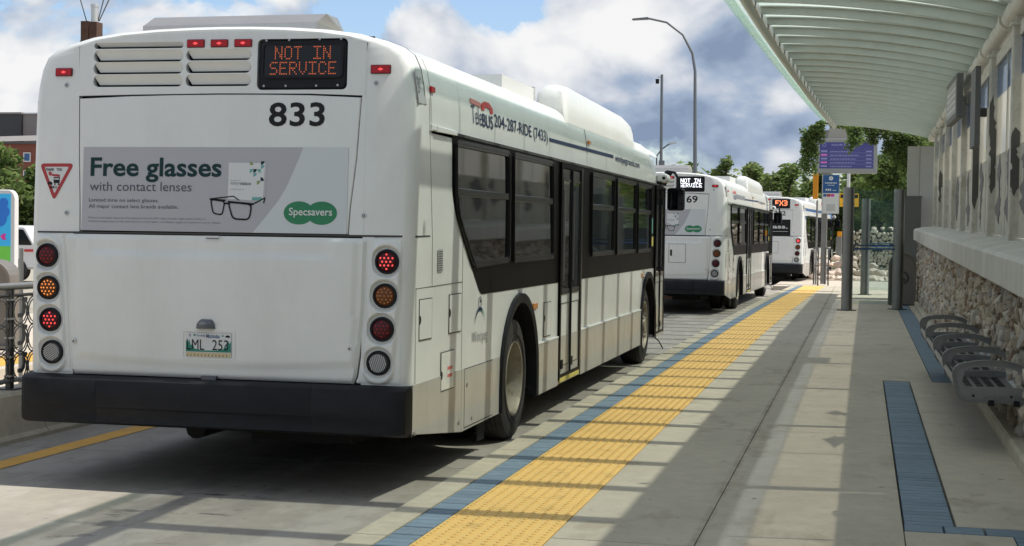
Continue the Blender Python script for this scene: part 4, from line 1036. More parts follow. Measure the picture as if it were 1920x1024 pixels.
        rows.append([(x*(1-0.02*(1-k)) if abs(x) > 1.29 else x, yb*k+0.02*(1-k), z) for k, z in pr])
    d.grid(rows, M_black, True); d.add(rows[0], [tuple(range(12))], M_black); d.add(rows[-1], [tuple(range(11, -1, -1))], M_black)
    d.box(1.15, 1.296, 0.0, 0.05, 0.40, 0.70, M_black)
    d.build('rear_bumper', B)
    # ---- roof equipment
    d = MB(); 
    def rb(y0, y1):
        return
    pr = lambda y, sh: [(-0.93+sh, y, 2.86), (-0.93+sh, y, 2.995), (-0.80, y+(0.1 if y < 1 else -0.1), 3.125), (0.42, y+(0.1 if y < 1 else -0.1), 3.130), (0.50-sh, y, 2.995), (0.50-sh, y, 2.86)]
    fr_ = [(-0.875, 0.75, 2.90), (-0.875, 0.75, 3.035), (-0.832, 0.84, 3.105), (0.420, 0.84, 3.110), (0.385, 0.75, 3.045), (0.385, 0.75, 2.90)]
    bk_ = [(-0.875, 1.15, 2.90), (-0.875, 1.15, 3.035), (-0.832, 1.06, 3.105), (0.420, 1.06, 3.110), (0.44, 1.15, 3.02), (0.44, 1.15, 2.90)]
    d.add(fr_+bk_, [(0, 1, 4, 5), (1, 2, 3, 4), (6, 11, 10, 7), (7, 10, 9, 8), (0, 6, 7, 1), (1, 7, 8, 2), (2, 8, 9, 3), (3, 9, 10, 4), (4, 10, 11, 5)], M_steel); d.build('roof_vent_box', B)
    d = MB(); d.box(-0.95, 0.98, 3.6, 4.9, 2.86, 2.985, M_swht); d.box(-0.95, 0.985, 4.88, 4.93, 2.86, 3.0, M_alum); d.build('roof_air_conditioner', B)
    for s_ in (-1, 1):
        d = MB(); rows = []
        for y_, zt_, w0 in ((5.02, 2.72, 0.05), (5.02, 2.90, 0.02), (5.06, 2.99, 0.0), (5.16, 3.045, 0.0), (5.4, 3.055, 0), (6.4, 3.045, 0), (8.7, 3.025, 0), (9.2, 2.985, 0.0), (9.42, 2.92, 0.01), (9.52, 2.83, 0.02), (9.56, 2.72, 0.05)):
            zt2 = max(zt_, 2.721)
            rows.append([(s_*a, y_, z) for a, z in ((1.262, 2.66), (1.258-w0, 2.74), (1.235-w0, 2.70+(zt2-2.70)*0.80), (1.20-w0, 2.70+(zt2-2.70)*0.95), (1.14, zt2), (1.04, zt2), (0.98+w0, 2.70+(zt2-2.70)*0.9), (0.95+w0, 2.72))])
        d.grid(rows, M_white, True); d.build('roof_fairing', B)
        d = MB(); rows = []
    d = MB(); rows = []
    for y_, t in ((9.45, 0), (9.6, 0.55), (9.8, 0.9), (10.1, 1.0), (10.6, 0.95), (11.0, 0.75), (11.35, 0.45), (11.6, 0.1)):
        rows.append([(x*1.0, y_, 2.72+(1-abs(x/1.25)**2.6)*0.20+0.06*t*(1-abs(x/1.3)**6) if abs(x) < 1.24 else 2.70-0.02) for x in (-1.25, -1.2, -1.1, -0.9, -0.5, 0, 0.5, 0.9, 1.1, 1.2, 1.25)])
    d.grid(rows, M_white, True); d.build('front_roof_cap', B)
    # ---- right side trim and doors
    def seam(pts, w=0.004, mt=M_seam, h=0.0012):
        e = MB()
        for a, c in zip(pts, pts[1:]):
            a, c = Vector(a), Vector(c); dd = (c-a).normalized(); n_ = Vector((-dd.y, dd.x))*w/2
            q = [a+n_, c+n_, c-n_, a-n_]; e.slab([tuple(k) for k in q], sp, 0.0, h, mt)
        return e
    for s_, pf in ((1, sp), (-1, lambda u, v, h: (-1.295-h, u, v))):
        def S(mb_, pts, h0, h1, mt, ch=0): mb_.slab(pts, pf, h0, h1, mt, ch)
        bandp = roundpoly([(0.875, 2.30), (0.895, 1.93), (0.985, 1.77), (1.40, 1.44), (1.70, 1.212), (11.9, 1.212), (11.9, 2.30)], [0.02, 0.05, 0.1, 0.05, 0.06, 0.01, 0.01], 3)
        d = MB(); S(d, bandp, -0.001, 0.002, M_band); d.slab([(0.86, 2.298), (11.9, 2.298), (11.9, 2.318), (0.86, 2.318)], pf, 0, 0.014, M_seam); band = d.build('window_band', B)
        doors = s_ == 1
        wins = [[(0.915, 2.275), (2.52, 2.283), (2.56, 1.428), (1.46, 1.405), (1.02, 1.745), (0.93, 1.93)], [(2.64, 2.283), (4.22, 2.283), (4.30, 1.43), (2.68, 1.42)]]
        for a, c in ((6.17, 7.62), (7.76, 9.25), (9.39, 10.62)): wins.append([(a, 2.275), (c, 2.275), (c+0.02, 1.43), (a+0.04, 1.42)])
        if not doors: wins[1] = [(2.64, 2.283), (4.22, 2.283), (4.30, 1.43), (2.68, 1.42)]; wins.append([(4.5, 2.283), (6.0, 2.283), (6.0, 1.43), (4.5, 1.43)])
        for wi, wp in enumerate(wins):
            o_ = roundpoly(wp, 0.07, 3); i_ = inset(o_, 0.045)
            d = MB(); d.ring(o_, i_, pf, 0.002, 0.020, M_frame); 
            i2 = inset(o_, 0.012); d.ring(i2, inset(i2, 0.012), pf, 0.018, 0.026, M_frame)
            xs = [p[0] for p in i_]
            xm0 = min(xs) if wi else 0.975
            zb_ = 1.95
            S(d, [(xm0, 1.90), (max(xs), 1.905), (max(xs), 1.958), (xm0, 1.953)], 0.002, 0.018, M_frame, 0.004)
            wo_ = d.build('side_window', B)
            upz = [p for p in i_]
            def clip(poly, zc, keep_up):
                out = []
                for k in range(len(poly)):
                    a, c = poly[k-1], poly[k]
                    ia, ic = (a[1] > zc) == keep_up, (c[1] > zc) == keep_up
                    if ia != ic: t = (zc-a[1])/(c[1]-a[1]); out.append((a[0]+(c[0]-a[0])*t, zc))
                    if ic: out.append(c)
                return out
            for up_, nm in ((True, 'upper_pane'), (False, 'lower_pane')):
                pc = clip(i_, 1.955 if up_ else 1.903, up_)
                d = MB(); til = random.Random(wi*3+up_).uniform(-0.0015, 0.0015)
                d.slab(pc, lambda u, v, h: pf(u, v, h+til*(v-1.8)*6), 0.0025, 0.006, M_pane); d.build(nm, wo_)
        # grey skirt panels, raised slightly
        d = MB(); S(d, [(0.022, 0.415), (1.190, 0.286), (1.190, 0.719), (0.022, 0.719)], 0.0, 0.003, M_skirt, 0.002); d.build('skirt_panel', B)
        for (a, c, z1, h) in ( (1.196, 2.33, 0.719, 0.003), (3.66, 4.55, 0.711, 0.016), (5.68, 7.05, 0.711, 0.016), (7.06, 8.45, 0.711, 0.016), (8.46, 9.82, 0.709, 0.016), (11.14, 11.20, 0.711, 0.01)):
            d = MB(); S(d, [(a, 0.284), (c, 0.284), (c, z1), (a, z1)], 0.0, h, M_skirt, 0.0025)
            if h > 0.01: S(d, [(a, z1), (c, z1), (c, z1+0.018), (a, z1+0.018)], 0.0, h+0.004, M_white, 0.003)
            d.build('skirt_panel', B)
        for cy in (2.99, 10.49):
            d = MB(); k1, k2 = [], []
            for a in list(range(-12, 193, 8)):
                k1.append((cy+0.675*math.cos(R(a)), 0.50+0.675*math.sin(R(a)) if 0 <= a <= 180 else 0.5+0.675*math.sin(R(a))))
                k2.append((cy+0.600*math.cos(R(a)), 0.50+0.600*math.sin(R(a))))
            k1 = [(cy+0.675, 0.29)]+[p for p in k1 if p[1] > 0.5]+[(cy-0.675, 0.29)]
            k2 = [(cy+0.600, 0.29)]+[p for p in k2 if p[1] > 0.5]+[(cy-0.600, 0.29)]
            n_ = min(len(k1), len(k2)); rows = [[pf(*p, 0.0) for p in k1[:n_]], [pf(*p, 0.028) for p in k1[:n_]], [pf(cy+(p[0]-cy)*0.95, 0.5+(p[1]-0.5)*0.95 if p[1] > 0.5 else p[1], 0.034) for p in k1[:n_]], [pf(*p, 0.024) for p in k2[:n_]], [pf(*p, -0.06) for p in k2[:n_]]]
            d.grid(rows, M_black, True); d.build('wheel_arch_trim', B)
        wheel(B, 'rear', s_*1.125, 2.99, s_, True); wheel(B, 'front', s_*1.125, 10.49, s_, False)
        d = MB(); S(d, [(2.10, 0.10), (2.32, 0.09), (2.36, 0.30), (2.08, 0.30)], -0.12, -0.11, M_black); d.build('mud_flap', B)
    # right side only: panel seams, hatches, doors, markers, lettering
    e = seam([(0.077, 0.72), (0.077, 1.307), (1.193, 1.317)]); 
    for q in ([(0.434, 1.316), (0.428, 1.63)], [(1.193, 0.285), (1.193, 2.28)], [(0.428, 1.63), (0.335, 2.29), (0.325, 2.5)], [(5.96, 2.32), (5.95, 2.56)], [(0.0, 0.0), (0.0, 0.001)]):
        if q[0][0] or q[0][1]: 
            s2 = seam(q, 0.004, M_seam, 0.0012); e.add(s2.v, s2.f, M_seam)
    e.build('panel_seam', B)
    d = MB(); rows = []
    for x, z in SEC[1:]: rows.append([(x+0.002, 5.945, z+0.002), (x+0.003, 5.965, z+0.003)])
    d.grid(rows, M_seam, False); d.build('roof_seam', B); d = MB()
    rows = [[(x+0.002, 0.22, z+0.002), (x+0.003, 0.232, z+0.003)] for x, z in SEC[1:9]]; d.grid(rows, M_seam, False)
    d.build('roof_seam', B)
    def hatchp(x0, x1, z0, z1, latch=None, mt=M_white, nm='hatch'):
        e = MB(); e.ring([(x0, z0), (x1, z0), (x1, z1), (x0, z1)], [(x0+0.007, z0+0.007), (x1-0.007, z0+0.007), (x1-0.007, z1-0.007), (x0+0.007, z1-0.007)], sp, 0, 0.0042, M_seam)
        e.slab([(x0+0.005, z0+0.008), (x1-0.005, z0+0.005), (x1-0.005, z1-0.005), (x0+0.005, z1-0.005)], sp, 0, 0.0050, mt, 0.002)
        if latch is not None: e.slab(arc_pts(x0+0.006, latch, 0.028, -90, 90, 8), sp, 0.005, 0.0065, M_num)
        o = e.build(nm, B); return o
    hatchp(0.142, 0.430, 0.979, 1.240, 1.11); hatchp(0.846, 1.160, 0.980, 1.244, 1.12)
    h3 = hatchp(0.660, 0.985, 0.611, 0.872, 0.72, M_white)
    t = MB(); t.slab([(0.80, 0.66), (0.95, 0.66), (0.95, 0.79), (0.80, 0.79)], sp, 0.0052, 0.0058, M_swht); [t.slab([(0.815+k_*0.032, z_), (0.838+k_*0.032, z_), (0.838+k_*0.032, z_+0.022), (0.815+k_*0.032, z_+0.022)], sp, 0.0058, 0.0066, M_lred) for z_ in (0.745, 0.695) for k_ in range(4)]; t.build('fuel_label', h3)
    hatchp(1.27, 2.09, 0.300, 0.715, None, M_skirt); hatchp(3.96, 4.26, 0.757, 1.058, 0.92)
    d = MB(); d.slab([(0.552, 1.40), (0.665, 1.40), (0.665, 1.545), (0.552, 1.545)], sp, 0.003, 0.005, M_alum)
    for k in range(9): d.slab([(0.558, 1.408+k*0.015), (0.659, 1.408+k*0.015), (0.659, 1.414+k*0.015), (0.558, 1.414+k*0.015)], sp, 0.005, 0.007, M_grey)
    d.build('side_grille', B)
    d = MB(); d.slab([(-0.12+0.25, 2.655), (0.06+0.20, 2.665), (0.31, 2.45), (0.14, 2.445)], lambda u, v, h: (sec_x(v)+0.001+h, u-0.05, v), 0.0, 0.004, M_alum, 0.001)
    for k in range(14):
        rnx = random.Random(k); cu, cv = 0.14+rnx.uniform(-0.03, 0.05), 2.56+rnx.uniform(-0.05, 0.05); d.slab([(cu+rnx.uniform(-.02, .02), cv+rnx.uniform(-.02, .02)) for _ in range(3)], lambda u, v, h: (sec_x(v)+0.002+h, u-0.03, v), 0.0045, 0.005, M_grey)
    d.build('vent_plate', B)
    d = MB(); d.slab(rr(0.345, 0.435, 2.537, 2.575, 0.008), lambda u, v, h: (1.287+h, u, v), 0, 0.014, M_red, 0.004); d.build('side_marker', B)
    for (a, c, z0, z1) in ((3.50, 3.66, 1.020, 1.070), (9.93, 10.09, 1.12, 1.165), (6.02, 6.12, 2.54, 2.575)):
        d = MB(); d.slab(rr(a, c, z0, z1, 0.006), sp, -0.012 if z0 > 2 else 0, 0.012, M_ambm, 0.004); d.build('amber_marker', B)
    d = MB(); d.slab([(0.325, 2.293), (0.90, 2.300), (0.90, 2.330), (0.325, 2.333)], sp, 0, 0.022, M_white, 0.006); d.slab([(0.42, 2.290), (0.90, 2.296), (0.90, 2.325), (0.42, 2.328)], sp, 0.022, 0.03, M_white, 0.004); d.build('drip_rail', B)
    for su, sv in ((0.06, 0.42), (1.12, 0.36), (1.33, 0.60), (1.47, 0.35)):
        d = MB(); d.slab(circle(su, sv, 0.016, 10), sp, 0.003, 0.009, M_bolt); d.build('skirt_bolt', B)
    # doors
    def door(y0, y1, z0, nm):
        D = empty_part(nm, B, (0, 0, 0))
        d = MB(); d.slab([(y0, z0-0.06), (y1, z0-0.06), (y1, 2.285), (y0, 2.285)], sp, 0.002, 0.004, M_band); d.ring([(y0, z0-0.05), (y1, z0-0.05), (y1, 2.29), (y0, 2.29)], [(y0+0.05, z0), (y1-0.05, z0), (y1-0.05, 2.25), (y0+0.05, 2.25)], sp, 0.004, 0.022, M_band)
        d.build('door_frame', D)
        mid = (y0+y1)/2
        for a, c, k in ((y0+0.055, mid-0.012, 0), (mid+0.012, y1-0.055, 1)):
            l = MB()
            l.slab([(a, z0), (c, z0), (c, 1.205), (a, 1.205)], sp, 0.004, 0.012, M_white if nm == 'rear_door' else M_alum, 0.003)
            l.slab([(a, z0), (c, z0), (c, 0.72), (a, 0.72)], sp, 0.012, 0.0135, M_skirt)
            l.ring([(a+0.03, z0+0.07), (c-0.03, z0+0.07), (c-0.03, 1.02), (a+0.03, 1.02)], [(a+0.038, z0+0.078), (c-0.038, z0+0.078), (c-0.038, 1.012), (a+0.038, 1.012)], sp, 0.0135, 0.0155, M_seam)
            l.slab([(a, 1.205), (c, 1.205), (c, 2.24), (a, 2.24)], sp, 0.004, 0.012, M_frame)
            l.slab([(a+0.045, 1.15), (c-0.045, 1.15), (c-0.045, 2.13), (a+0.045, 2.13)], sp, 0.012, 0.014, M_pane)
            l.ring([(a+0.03, 1.10), (c-0.03, 1.10), (c-0.03, 2.15), (a+0.03, 2.15)], [(a+0.045, 1.15), (c-0.045, 1.15), (c-0.045, 2.13), (a+0.045, 2.13)], sp, 0.012, 0.020, M_frame)
            l.box(1.307, 1.32, a+0.10, a+0.115, 1.22, 2.05, M_bolt)
            l.box(1.307, 1.325, a+0.02, a+0.09, z0+0.05, z0+0.13, M_num)
            l.build('door_leaf', D)
        d = MB(); d.box(1.298, 1.325, mid-0.012, mid+0.012, z0, 2.24, M_black); d.build('door_edge_seal', D)
        d = MB(); d.box(1.20, 1.318, y0+0.03, y1-0.03, z0-0.07, z0-0.03, M_yel if nm == 'rear_door' else M_alum); d.build('step_edge', D)
    door(4.58, 5.60, 0.375, 'rear_door')
    door(11.05, 12.0, 0.36, 'front_door')
    d = MB(); d.slab([(5.60, 0.30), (5.66, 0.30), (5.66, 2.28), (5.60, 2.28)], sp, 0.002, 0.02, M_frame); d.build('door_pillar', B)
    # lettering
    L_ = MB()
    lp_ = lambda u, v, h: (1.294+h-max(0.0, v-2.44)*0.08, u, v)
    if not wrap:
        put_text(L_, 'Tele', 1.385, 1.675, 2.415, 2.545, lp_, 0.004, M_navy, -0.006)
        put_text(L_, 'BUS', 1.69, 2.015, 2.412, 2.510, lp_, 0.004, M_navy, 0.012)
        put_text(L_, '204-287-RIDE (7433)', 2.06, 4.02, 2.410, 2.535, lp_, 0.004, M_navy, 0.006)
        L_.slab([(1.37, 2.555), (1.66, 2.545), (1.66, 2.580), (1.37, 2.590)], lp_, 0.002, 0.004, M_pink)
        L_.slab(roundpoly([(1.68, 2.53), (1.68, 2.572), (1.78, 2.600), (1.92, 2.600), (2.03, 2.565), (2.03, 2.525), (1.94, 2.525), (1.94, 2.558), (1.78, 2.560), (1.77, 2.53)], 0.015, 2), lp_, 0.002, 0.004, M_lred)
        L_.slab([(4.10, 2.452), (7.60, 2.478), (7.60, 2.512), (4.10, 2.482)], lp_, 0.002, 0.004, M_navy)
        put_text(L_, 'winnipegtransit.com', 7.72, 9.60, 2.430, 2.525, lp_, 0.004, M_navy, 0.012)
        L_.build('side_lettering', B)
        g = MB(); put_text(g, 'Winnipeg', 1.465, 1.92, 0.855, 0.955, sp, 0.004, M_adfine, 0.0)
        arc = arc_pts(1.69, 0.94, 0.17, 25, 155, 12)
        for i in range(12): 
            w_ = 0.004+0.009*math.sin(PI*i/12); a, c = arc[i], arc[i+1]; g.add([sp(a[0], a[1]-w_, 0.004), sp(c[0], c[1]-w_, 0.004), sp(c[0], c[1]+w_, 0.004), sp(a[0], a[1]+w_, 0.004)], [(0, 1, 2, 3)], M_navy if i > 3 else M_teal)
        g.ring(circle(1.69, 1.155, 0.045, 16), circle(1.69, 1.155, 0.037, 16), sp, 0.002, 0.004, M_adfine); g.slab(circle(1.705, 1.165, 0.012, 8), sp, 0.002, 0.004, M_num)
        g.build('city_logo', B)
    else:
        L_.slab([(0.6, 2.18), (11.4, 2.18), (11.4, 2.56), (0.6, 2.56)], lp_, 0.002, 0.004, M_plblue); L_.slab([(2.0, 2.36), (6.0, 2.30), (6.0, 2.34), (2.0, 2.42)], lp_, 0.004, 0.006, M_swht); L_.build('blue_side_wrap', B)
    d = MB(); d.slab([(10.66, 1.5), (10.80, 1.5), (10.80, 1.62), (10.66, 1.62)], sp, 0.004, 0.021, M_yel); d.slab([(10.66, 1.66), (10.74, 1.66), (10.74, 1.86), (10.66, 1.86)], sp, 0.004, 0.021, M_teal); d.build('door_notice', B)
    # mirror and camera
    mr = empty_part('mirror', B, (1.25, 12.0, 2.3))
    d = MB(); d.tube([(0, 0, 0.02), (0.08, 0.06, 0.22), (0.18, 0.06, 0.20), (0.24, 0.04, 0.10), (0.25, 0.02, -0.02)], 0.020, M_black, 8); d.tube([(0.02, 0.05, 0.03), (0.08, 0.07, 0.20), (0.13, 0.07, 0.17)], 0.045, M_black, 8); d.build('mirror_arm', mr)
    d = MB(); d.slab(rr(0.085, 0.315, -0.32, -0.01, 0.04), lambda u, v, h: (u, 0.02-h, v), -0.12, 0.02, M_black, 0.015)
    d.slab(rr(0.102, 0.298, -0.225, -0.025, 0.025), lambda u, v, h: (u, 0.02-h, v), 0.02, 0.0225, M_pane); d.slab(rr(0.102, 0.298, -0.305, -0.235, 0.02), lambda u, v, h: (u, 0.02-h, v), 0.02, 0.0225, M_pane)
    d.build('mirror_head', mr)
    d = MB(); d.lathe([(-0.16, 0.0), (-0.15, 0.05), (-0.10, 0.065), (0.10, 0.06), (0.12, 0.0)], M_swht, (1.37, 11.5, 2.40), 'y', 14); d.box(1.27, 1.37, 11.45, 11.6, 2.36, 2.44, M_swht); d.lathe([(-0.165, 0.0), (-0.162, 0.022)], M_num, (1.37, 11.5, 2.40), 'y', 10); d.build('side_camera', B)
    d = MB(); d.tube([(1.2, 11.3, 0.36), (1.36, 11.2, 0.24), (1.42, 11.15, 0.15)], 0.008, M_black, 6); d.build('curb_feeler', B)
    return B

XC = -2.664-1.295
make_bus('nearest white city bus at the platform, fleet number 833, orange sign reading NOT IN SERVICE', XC, 8.945, 0, number='833', lit=((1, 0), (-1, 1), (-1, 2)), group='white city buses in a queue')
make_bus('middle white city bus with number ending 69 and a white NOT IN SERVICE sign', -2.74-1.295, 31.6, R(-1.2), ledmat=M_ledw, number='69', hatch=True, full=False, group='white city buses in a queue')
make_bus('farthest white city bus, number 382, orange FX3 sign and dark rear advert', -1.90-1.29, 51.2, R(-3.5), led=('FX3', None), ledmat=M_ledo, number='382', hatch=True, dark_ad=True, full=False, wrap=True, lit=((1, 0),), group='white city buses in a queue')

# ------------------------------------------------------------------ bench
bn = empty('bench', 'long grey metal bench with five rounded armrests against the stone wall', 'bench', (0.9, 11.2, 0.17))
arm = MB(); ax = lambda u, v, h: (u, h, v)
oo = roundpoly([(-0.33, 0.40), (-0.37, 0.60), (-0.17, 0.645), (0.06, 0.64), (0.235, 0.55), (0.30, 0.44), (0.30, 0.0), (0.24, 0.0), (0.225, 0.22), (0.10, 0.345), (-0.27, 0.345)],
               [0.10, 0.16, 0.12, 0.12, 0.10, 0.08, 0.0, 0.0, 0.10, 0.10, 0.08], 5)
ii = roundpoly([(-0.29, 0.46), (-0.27, 0.585), (-0.10, 0.60), (0.07, 0.585), (0.20, 0.50), (0.245, 0.435), (0.16, 0.445), (0.05, 0.455), (-0.25, 0.45)], [0.05, 0.08, 0.08, 0.08, 0.05, 0.02, 0.02, 0.02, 0.02], 4)
a_ob = MB(); a_ob.slab_holes(oo, [ii], ax, -0.022, 0.022, M_bench); a0 = a_ob.build('armrest', bn)
rim_ = MB(); rim_.ring(oo, inset(oo, 0.020), ax, -0.034, 0.034, M_bench); rim_me = rim_.mesh('armrest_rim')
arm_ys = [0.0, 1.42, 3.05, 4.75, 6.35]
lt = MB(); at_ = lambda u, v, h: (u, -0.022-h, v); put_text(lt, 'urban', -0.14, 0.02, 0.372, 0.408, at_, 0.002, M_seat); put_text(lt, 'park', 0.07, 0.20, 0.362, 0.408, at_, 0.002, M_seat)
for u in (-0.21, 0.045, 0.235): lt.slab(circle(u, 0.392, 0.010, 8), at_, 0, 0.006, M_num)
lt_me = lt.mesh('armrest_lettering')
for k, ay in enumerate(arm_ys):
    o = a0 if k == 0 else copy_part(a0, bn)
    o.location = (0.09, ay, 0)
    for me, nm in ((rim_me, 'rim'), (lt_me, 'lettering')):
        q = bpy.data.objects.new(nm, me); C.objects.link(q); q.parent = o
for a, b in zip(arm_ys, arm_ys[1:]):
    s = MB()
    prof = [(-0.335, 0.50), (-0.345, 0.47), (-0.32, 0.415), (-0.26, 0.388), (0.0, 0.378), (0.12, 0.392), (0.19, 0.435), (0.235, 0.53), (0.225, 0.535), (0.18, 0.452), (0.115, 0.406), (0.0, 0.392), (-0.25, 0.402), (-0.305, 0.43), (-0.325, 0.50)]
    s.grid([[(u+0.09, y, v) for u, v in prof] for y in (a+0.03, b-0.03)], M_seat, False, True)
    for q in range(int((b-a)/0.12)):
        for u in (-0.20, -0.12, -0.04, 0.04): s.box(u+0.09-0.024, u+0.09+0.024, a+0.09+q*0.12, a+0.165+q*0.12, 0.398, 0.4035, M_num)
    s.build('seat', bn)
b = MB(); b.box(-0.02, 0.02, -0.04, 6.45, 0.325, 0.365, M_num); b.box(0.15, 0.19, -0.04, 6.45, 0.325, 0.365, M_num); b.build('bearer', bn)

# ------------------------------------------------------------------ glass wind screens and their posts at the far end
def screen(name, label, x0, y0, x1, y1, h, w, grp):
    S = empty(name, label, 'glass screen', (x0, y0, 0.17), math.atan2(y1-y0, x1-x0), grp); L = math.hypot(x1-x0, y1-y0)
    for cx, nm in ((0, 'post'), (L, 'post')):
        b = MB(); pts = arc_pts(-0.02, 0, w/2, 90, 270, 8)+arc_pts(0.02, 0, w/2, -90, 90, 8)
        b.slab([(cx+u, v) for u, v in pts], lambda u, v, hh: (u, v, hh), 0, h, M_post); b.box(cx-0.025, cx+0.025, -w/2-0.012, -w/2+0.01, 0, h, M_rail)
        b.slab(rr(cx-w*0.75, cx+w*0.75, -w*0.75, w*0.75, 0.02), lambda u, v, hh: (u, v, hh), 0, 0.02, M_rail); b.build(nm, S)
    b = MB(); b.box(w/2, L-w/2, -0.006, 0.006, 0.12, h-0.03, M_sglass); b.build('glass_pane', S)
    b = MB(); b.box(w/2, L-w/2, -0.010, -0.0065, 1.22, 1.255, M_bstripe); b.box(w/2, L-w/2, 0.0065, 0.010, 1.30, 1.325, M_bstripe); b.build('blue_stripe', S)
screen('glass_wind_screen', 'nearer clear glass wind screen between two grey posts near the bin', -0.285, 31.35, 0.72, 32.3, 2.46, 0.19, 'glass wind screens at the platform end')
screen('glass_wind_screen', 'farther clear glass wind screen seen through the nearer one', 0.075, 39.9, 0.98, 40.3, 2.44, 0.18, 'glass wind screens at the platform end')

# ------------------------------------------------------------------ litter bins
def litter_bin(label, x, y, z, rot=0, s=1.0):
    Bn = empty('litter_bin', label, 'litter bin', (x, y, z), rot, 'round topped litter bins')
    fn = lambda u, v, h: (u, -h, v)
    o_ = [(-0.29*s, 0.02)]+[(-0.29*s, 0.9*s)]+[(-0.29*s*math.cos(R(a))*1.0, 0.9*s+0.26*s*math.sin(R(a))) for a in range(15, 180, 15)]+[(0.29*s, 0.9*s), (0.29*s, 0.02)]
    b = MB(); b.slab(o_, fn, -0.25*s, 0.22*s, M_bin, 0.02); b.build('body', Bn)
    i_ = inset(o_, 0.035*s); b = MB(); b.ring(o_, i_, fn, 0.21*s, 0.27*s, M_bin); b.build('rim', Bn)
    b = MB(); b.ring(circle(0, 0.60*s, 0.135*s, 20), circle(0, 0.60*s, 0.115*s, 20), fn, 0.22*s, 0.235*s, M_num); b.slab(rr(-0.07*s, 0.07*s, 0.54*s, 0.57*s, 0.01), fn, 0.22*s, 0.232*s, M_num); b.slab(circle(0.0, 0.65*s, 0.03*s, 10), fn, 0.22*s, 0.232*s, M_alum); b.build('round_emblem', Bn)
    b = MB(); b.box(-0.26*s, 0.26*s, -0.18*s, 0.2*s, -0.0, 0.03, M_num); b.build('base', Bn)
litter_bin('taupe round-topped litter bin at the far end of the stone wall', 0.86, 34.6, 0.17, 0, 1.0)
litter_bin('grey round-topped litter bin behind the ornamental fence on the left', -10.45, 17.0, 0.12, 0.25, 0.95)

# grey cabinet and beige end panel
o = MB(); o.box(0.92, 1.32, 37.0, 37.9, 0.17, 2.58, M_gbox); o.box(0.90, 1.34, 36.98, 37.92, 2.58, 2.62, M_gbox); o = o.build('utility_cabinet'); tag(o, 'tall dark grey cabinet beside the end of the stone wall', 'cabinet')
o = MB(); o.box(1.02, 1.30, 37.95, 38.25, 0.17, 3.83, M_beige); o.box(1.305, 1.62, 37.93, 38.20, 0.17, 3.83, M_beige); o = o.build('end_column'); tag(o, 'tall beige panelled column closing the wall at its far end', 'column')
# wall screen
ws = empty('wall_screen', 'small framed information screen projecting from the posts under the canopy pipe', 'screen', (1.26, 22.0, 3.32))
o = MB(); o.slab(rr(0, 2.6, 0, 0.62, 0.02), lambda u, v, h: (-h+0.05, u, v+0.02*u), 0, 0.09, M_gbox, 0.01); o.build('housing', ws)
o = MB(); o.slab([(0.12, 0.08), (2.48, 0.08), (2.48, 0.54), (0.12, 0.54)], lambda u, v, h: (-h-0.04, u, v+0.02*u), 0, 0.003, M_sbez)
for r_ in range(4):
    for q in range(9): o.slab([(0.22+q*0.24, 0.14+r_*0.09), (0.36+q*0.24, 0.14+r_*0.09), (0.36+q*0.24, 0.17+r_*0.09), (0.22+q*0.24, 0.17+r_*0.09)], lambda u, v, h: (-h-0.043, u, v+0.02*u), 0, 0.002, M_swht)
o.build('display_face', ws)
o = MB(); o.box(1.24, 1.30, 18.55, 19.35, 2.74, 3.66, M_gbox); o.box(1.30, 1.40, 18.9, 19.0, 3.1, 3.2, M_rail); o = o.build('notice_panel'); tag(o, 'thin dark notice panel seen nearly edge-on on the wall posts', 'notice')

# ------------------------------------------------------------------ departure screen, stop sign, rails
ds = empty('departure_screen', 'blue electronic departure board on a grey post at the platform end', 'screen', (-1.13, 48.0, 0.0))
f_ = lambda u, v, h: (u+1.13, -h, v)
b = MB(); b.slab(rr(-0.09, 0.09, -0.07, 0.07, 0.02), lambda u, v, h: (u-0.03, v+0.14, h), 0.17, 4.9, M_post); b.build('post', ds)
b = MB(); b.slab(rr(-1.43, 0.39, 3.57, 4.63, 0.03), f_, -0.15, 0.0, M_sbez, 0.01); b.build('housing', ds)
b = MB(); b.slab([(-1.12, 4.6), (-0.42, 4.6), (-0.46, 5.1), (-1.04, 5.1)], f_, -0.3, -0.05, M_beige); b.build('hanger', ds)
b = MB(); b.slab([(-1.335, 3.72), (0.275, 3.72), (0.275, 4.52), (-1.335, 4.52)], f_, 0.001, 0.004, M_scrn); b.slab([(-1.335, 4.36), (0.275, 4.36), (0.275, 4.52), (-1.335, 4.52)], f_, 0.004, 0.005, M_scrn2); b.slab([(-1.335, 3.72), (-1.06, 3.72), (-1.06, 4.36), (-1.335, 4.36)], f_, 0.004, 0.005, M_scrn2)
b.build('display', ds)
b = MB(); rq = random.Random(4)
for k in range(5):
    z = 3.765+k*0.115; 
    if k: b.slab([(-1.335, z-0.03), (0.275, z-0.03), (0.275, z-0.024), (-1.335, z-0.024)], f_, 0.005, 0.006, M_scrt)
    u = -1.02; end = -0.3+rq.uniform(-0.2, 0.15)
    while u < end: w_ = rq.uniform(0.03, 0.09); b.slab([(u, z), (u+w_, z), (u+w_, z+0.026), (u, z+0.026)], f_, 0.005, 0.0062, M_scrt); u += w_+0.018
    b.slab([(0.05, z), (0.22, z), (0.22, z+0.035), (0.05, z+0.035)], f_, 0.005, 0.0062, M_scrt)
    b.slab([(-1.30, z), (-1.11, z), (-1.11, z+0.05), (-1.30, z+0.05)], f_, 0.005, 0.0062, M_scrr if k in (1, 3) else M_scrt)
put_text(b, 'NORTH', -0.98, -0.45, 4.405, 4.475, f_, 0.0065, M_scrt, 0.02); b.ring(circle(-1.2, 4.44, 0.055, 14), circle(-1.2, 4.44, 0.04, 14), f_, 0.005, 0.007, M_scrt)
b.build('display_lettering', ds)
